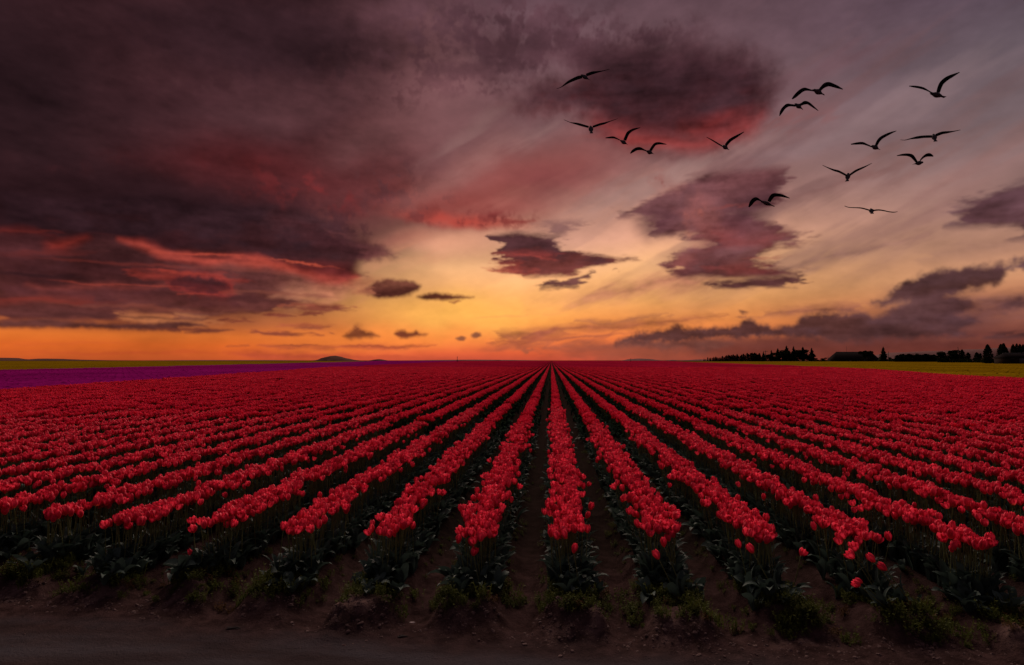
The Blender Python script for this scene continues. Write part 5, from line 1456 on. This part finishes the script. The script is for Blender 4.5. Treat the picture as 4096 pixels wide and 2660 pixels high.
# ================================================================== gulls
def catmull(P, n):
    out = []
    for i in range(len(P) - 1):
        p0 = P[max(i - 1, 0)]; p1 = P[i]; p2 = P[i + 1]; p3 = P[min(i + 2, len(P) - 1)]
        for k in range(n):
            t = k / n
            out.append([0.5 * ((2 * b) + (-a + c) * t + (2 * a - 5 * b + 4 * c - d) * t * t + (-a + 3 * b - 3 * c + d) * t ** 3) for a, b, c, d in zip(p0, p1, p2, p3)])
    out.append(list(P[-1]))
    return out
def gull(org, sc, left, body, right, label, head_first=True):
    """left/right: (x, y, apparent width) from tip to root / root to tip, in the pixels of an enlargement with origin org and scale sc"""
    ox, oy = org
    tp = [left[0], right[-1]]
    span = math.hypot((tp[0][0] - tp[1][0]) / sc, (tp[0][1] - tp[1][1]) / sc)
    Y = max(13, min(26, 1.22 * FPX / max(span, 110)))
    cx, cy = ox + (body[0] + body[2]) / 2 / sc, oy + (body[1] + body[3]) / 2 / sc
    C = at_dist(cx, cy, Y)
    mpp = (C - Vector((0, 0, CAMZ))).length / FPX            # metres per pixel there
    view = (C - Vector((0, 0, CAMZ))).normalized()
    RX = CM @ Vector((1, 0, 0)); UP = CM @ Vector((0, 1, 0)); FW = view
    def W3(x, y, d=0.0):
        return RX * ((ox + x / sc - cx) * mpp) + UP * (-(oy + y / sc - cy) * mpp) + FW * d
    root = ob('gull', None, loc=C, label=label, cat='gull', group='gulls in flight')
    g = Geo()
    for side, P in ((-1, list(reversed(left))), (1, right)):
        P = catmull(P, 3)
        n = len(P); V = []
        for i, (x, y, w) in enumerate(P):
            a = P[max(i - 1, 0)]; b = P[min(i + 1, n - 1)]
            tx, ty = b[0] - a[0], b[1] - a[1]; l = math.hypot(tx, ty) + 1e-6
            nx_, ny_ = -ty / l, tx / l
            if ny_ < 0: nx_, ny_ = -nx_, -ny_            # towards the lower (trailing) edge
            f = i / (n - 1)
            app = max(w * 1.0, 2.5) / sc * mpp
            chord = 0.135 * (1 - 0.55 * f ** 1.5)
            dep = math.sqrt(max(0.0, chord ** 2 - app ** 2)) * (1 - 0.7 * f ** 3)
            c = W3(x, y, 0.10 * math.sin(f * math.pi) * 0.4)
            ch = (RX * (nx_ * app) - UP * (ny_ * app)) - FW * dep
            nrm = ch.cross(RX * tx / l - UP * ty / l).normalized()
            th = 0.013 * (1 - 0.7 * f)
            V += [c - ch * .5, c - ch * .2 + nrm * th, c + ch * .15 + nrm * th * .7, c + ch * .5, c + ch * .15 - nrm * th * .5, c - ch * .2 - nrm * th * .8]
        Q = [(i * 6 + k, i * 6 + (k + 1) % 6, (i + 1) * 6 + (k + 1) % 6, (i + 1) * 6 + k) for i in range(n - 1) for k in range(6)]
        e = (n - 1) * 6
        g.add(V, Q=Q + [(e, e + 1, e + 2, e + 3), (e, e + 3, e + 4, e + 5), (3, 2, 1, 0), (5, 4, 3, 0)], m=0)
    x0, y0, x1, y1, w = body
    L = math.hypot(x1 - x0, y1 - y0) / sc * mpp
    dep = math.sqrt(max(0.0, 0.36 ** 2 - L ** 2)) * 0.8
    A = W3(x0, y0, dep / 2); B = W3(x1, y1, -dep / 2)
    ax = (B - A).normalized(); up = (UP - ax * ax.dot(UP)).normalized(); sd = ax.cross(up)
    r0 = w / sc * mpp / 2
    prof = [(-.06, .10, .10), (-.02, .38, .38), (.05, .50, .52), (.13, .50, .54), (.24, .78, .80), (.38, 1.0, 1.0), (.52, .94, .90), (.68, .66, .58), (.80, .42, .30), (.90, .55, .16), (1.02, .78, .08), (1.06, .70, .05)]
    V = []; ns_ = 10
    for s_, rs, ru in prof:
        c = A + (B - A) * s_
        for k in range(ns_):
            t = 2 * math.pi * k / ns_
            V.append(c + sd * (r0 * rs * math.cos(t)) + up * (r0 * ru * 0.95 * math.sin(t)))
    Q = [(i * ns_ + k, i * ns_ + (k + 1) % ns_, (i + 1) * ns_ + (k + 1) % ns_, (i + 1) * ns_ + k) for i in range(len(prof) - 1) for k in range(ns_)]
    T = [(0, k, k + 1) for k in range(1, ns_ - 1)] + [((len(prof) - 1) * ns_, (len(prof) - 1) * ns_ + k + 1, (len(prof) - 1) * ns_ + k) for k in range(1, ns_ - 1)]
    g.add(V, Q=Q, T=T, m=1)
    ob('body', g.mesh('gull_body', [M['feather'], M['breast']]), root)
    b0 = A + (B - A) * -.04; b1 = A + (B - A) * -.15
    ob('bill', Geo().tube([b0, (b0 + b1) / 2, b1], [r0 * .16, r0 * .11, r0 * .03], 5).mesh('bill', [M['bill']]), root)
Z1, Z2, Z3, Z4 = (2200, 250), (3050, 280), (3600, 280), (2950, 500)
s1, s2, s3, s4 = 3.865, 5.95, 3.865, 3.4
gull(Z1, s1, [(140,388,6),(200,370,10),(300,300,35),(370,265,45),(440,235,50),(500,222,45)], (495,198,600,262,58), [(560,198,40),(640,168,45),(720,152,25),(800,137,12),(890,114,4)], 'gull against the big dark oval cloud, left wing tip low')
gull(Z1, s1, [(240,893,6),(330,932,10),(420,950,30),(500,972,35),(600,1000,30)], (628,992,640,1085,70), [(660,997,30),(760,962,35),(830,945,30),(900,920,15),(1020,879,4)], 'gull seen head on with wings in a wide shallow V, leftmost of the flock')
gull(Z1, s1, [(875,1170,12),(930,1165,26),(990,1163,30),(1040,1180,20),(1095,1208,10)], (1100,1212,1190,1262,60), [(1155,1205,45),(1180,1145,45),(1205,1098,45),(1260,1058,35),(1320,1036,25),(1382,1021,6)], 'small gull under the dark oval cloud with its right wing raised steeply')
gull(Z1, s1, [(1262,1405,12),(1300,1370,40),(1350,1340,45),(1400,1335,45),(1450,1350,25),(1505,1374,15)], (1505,1372,1590,1408,66), [(1555,1360,40),(1590,1305,40),(1625,1268,40),(1680,1258,35),(1740,1266,22),(1785,1273,8)], 'gull with both wings arched downward, lowest under the dark oval cloud')
gull((2048, 0), 1.162, [(913,642,2),(935,654,5),(960,669,6),(982,682,5)], (982,678,1004,694,19), [(994,676,12),(1012,655,13),(1040,638,10),(1070,620,3)], 'gull with a sharp V of wings, alone right of the dark oval cloud')
gull(Z2, s2, [(805,665,20),(860,615,60),(930,548,75),(1000,492,75),(1060,470,70),(1130,478,45),(1240,502,25)], (1240,482,1440,576,108), [(1360,485,60),(1410,430,70),(1470,385,90),(1540,368,90),(1620,390,75),(1720,428,55),(1820,470,15)], 'upper of two gulls flying close together with arched wings')
gull(Z2, s2, [(472,1060,15),(510,975,60),(560,900,65),(630,845,70),(700,842,50),(800,852,45)], (795,818,940,922,92), [(870,845,55),(930,818,55),(985,792,75),(1050,798,60),(1110,838,50),(1180,892,35),(1260,955,12)], 'lower of two gulls flying close together with arched wings')
gull(Z3, s3, [(240,280,8),(290,285,22),(350,293,28),(410,308,28),(460,332,18),(515,362,12)], (505,368,662,412,66), [(588,355,45),(608,290,50),(635,240,50),(690,192,48),(760,155,35),(845,115,8)], 'highest gull at the far right with one wing raised high')
gull(Z4, s4, [(1600,270,10),(1660,262,25),(1730,258,30),(1780,275,20),(1840,300,15)], (1840,288,1920,328,56), [(1884,285,30),(1908,235,35),(1942,198,35),(2000,165,30),(2060,138,20),(2112,120,6)], 'gull with its right wing raised, between the V winged gull and the right edge pair')
gull(Z3, s3, [(115,1072,4),(170,1076,8),(240,1060,15),(320,1045,32),(400,1035,32),(500,1032,32)], (520,1008,545,1088,56), [(550,1018,35),(620,990,35),(690,980,28),(760,970,14),(850,952,6)], 'gull gliding with nearly flat outstretched wings near the right edge')
gull(Z3, s3, [(15,1348,8),(80,1337,25),(150,1336,35),(200,1350,45),(230,1382,40),(262,1425,30)], (335,1430,228,1450,58), [(305,1408,15),(345,1365,25),(390,1340,40),(430,1338,42),(470,1355,12)], 'small gull with wings bent like a bow below the flat gliding gull')
gull(Z4, s4, [(1205,570,4),(1270,600,12),(1340,628,22),(1400,645,25),(1485,690,22)], (1505,668,1492,752,54), [(1522,685,22),(1590,638,25),(1650,610,22),(1710,583,14),(1780,547,4)], 'gull coming head on with wings held in a deep V')
gull(Z4, s4, [(180,1112,15),(205,1068,45),(235,1028,50),(268,1012,45),(300,1020,25),(340,1042,12)], (335,1042,485,1100,50), [(425,1045,40),(450,1000,50),(480,968,50),(530,963,40),(600,975,32),(680,1003,8)], 'large gull crossing the ragged cloud with arched wings')
gull(Z4, s4, [(1512,1112,6),(1560,1128,9),(1640,1132,11),(1710,1137,15),(1795,1160,16)], (1815,1148,1830,1198,50), [(1838,1165,18),(1900,1158,16),(1960,1165,14),(2020,1178,12),(2080,1184,10),(2122,1177,5)], 'lowest gull at the right, gliding with thin flat wings')
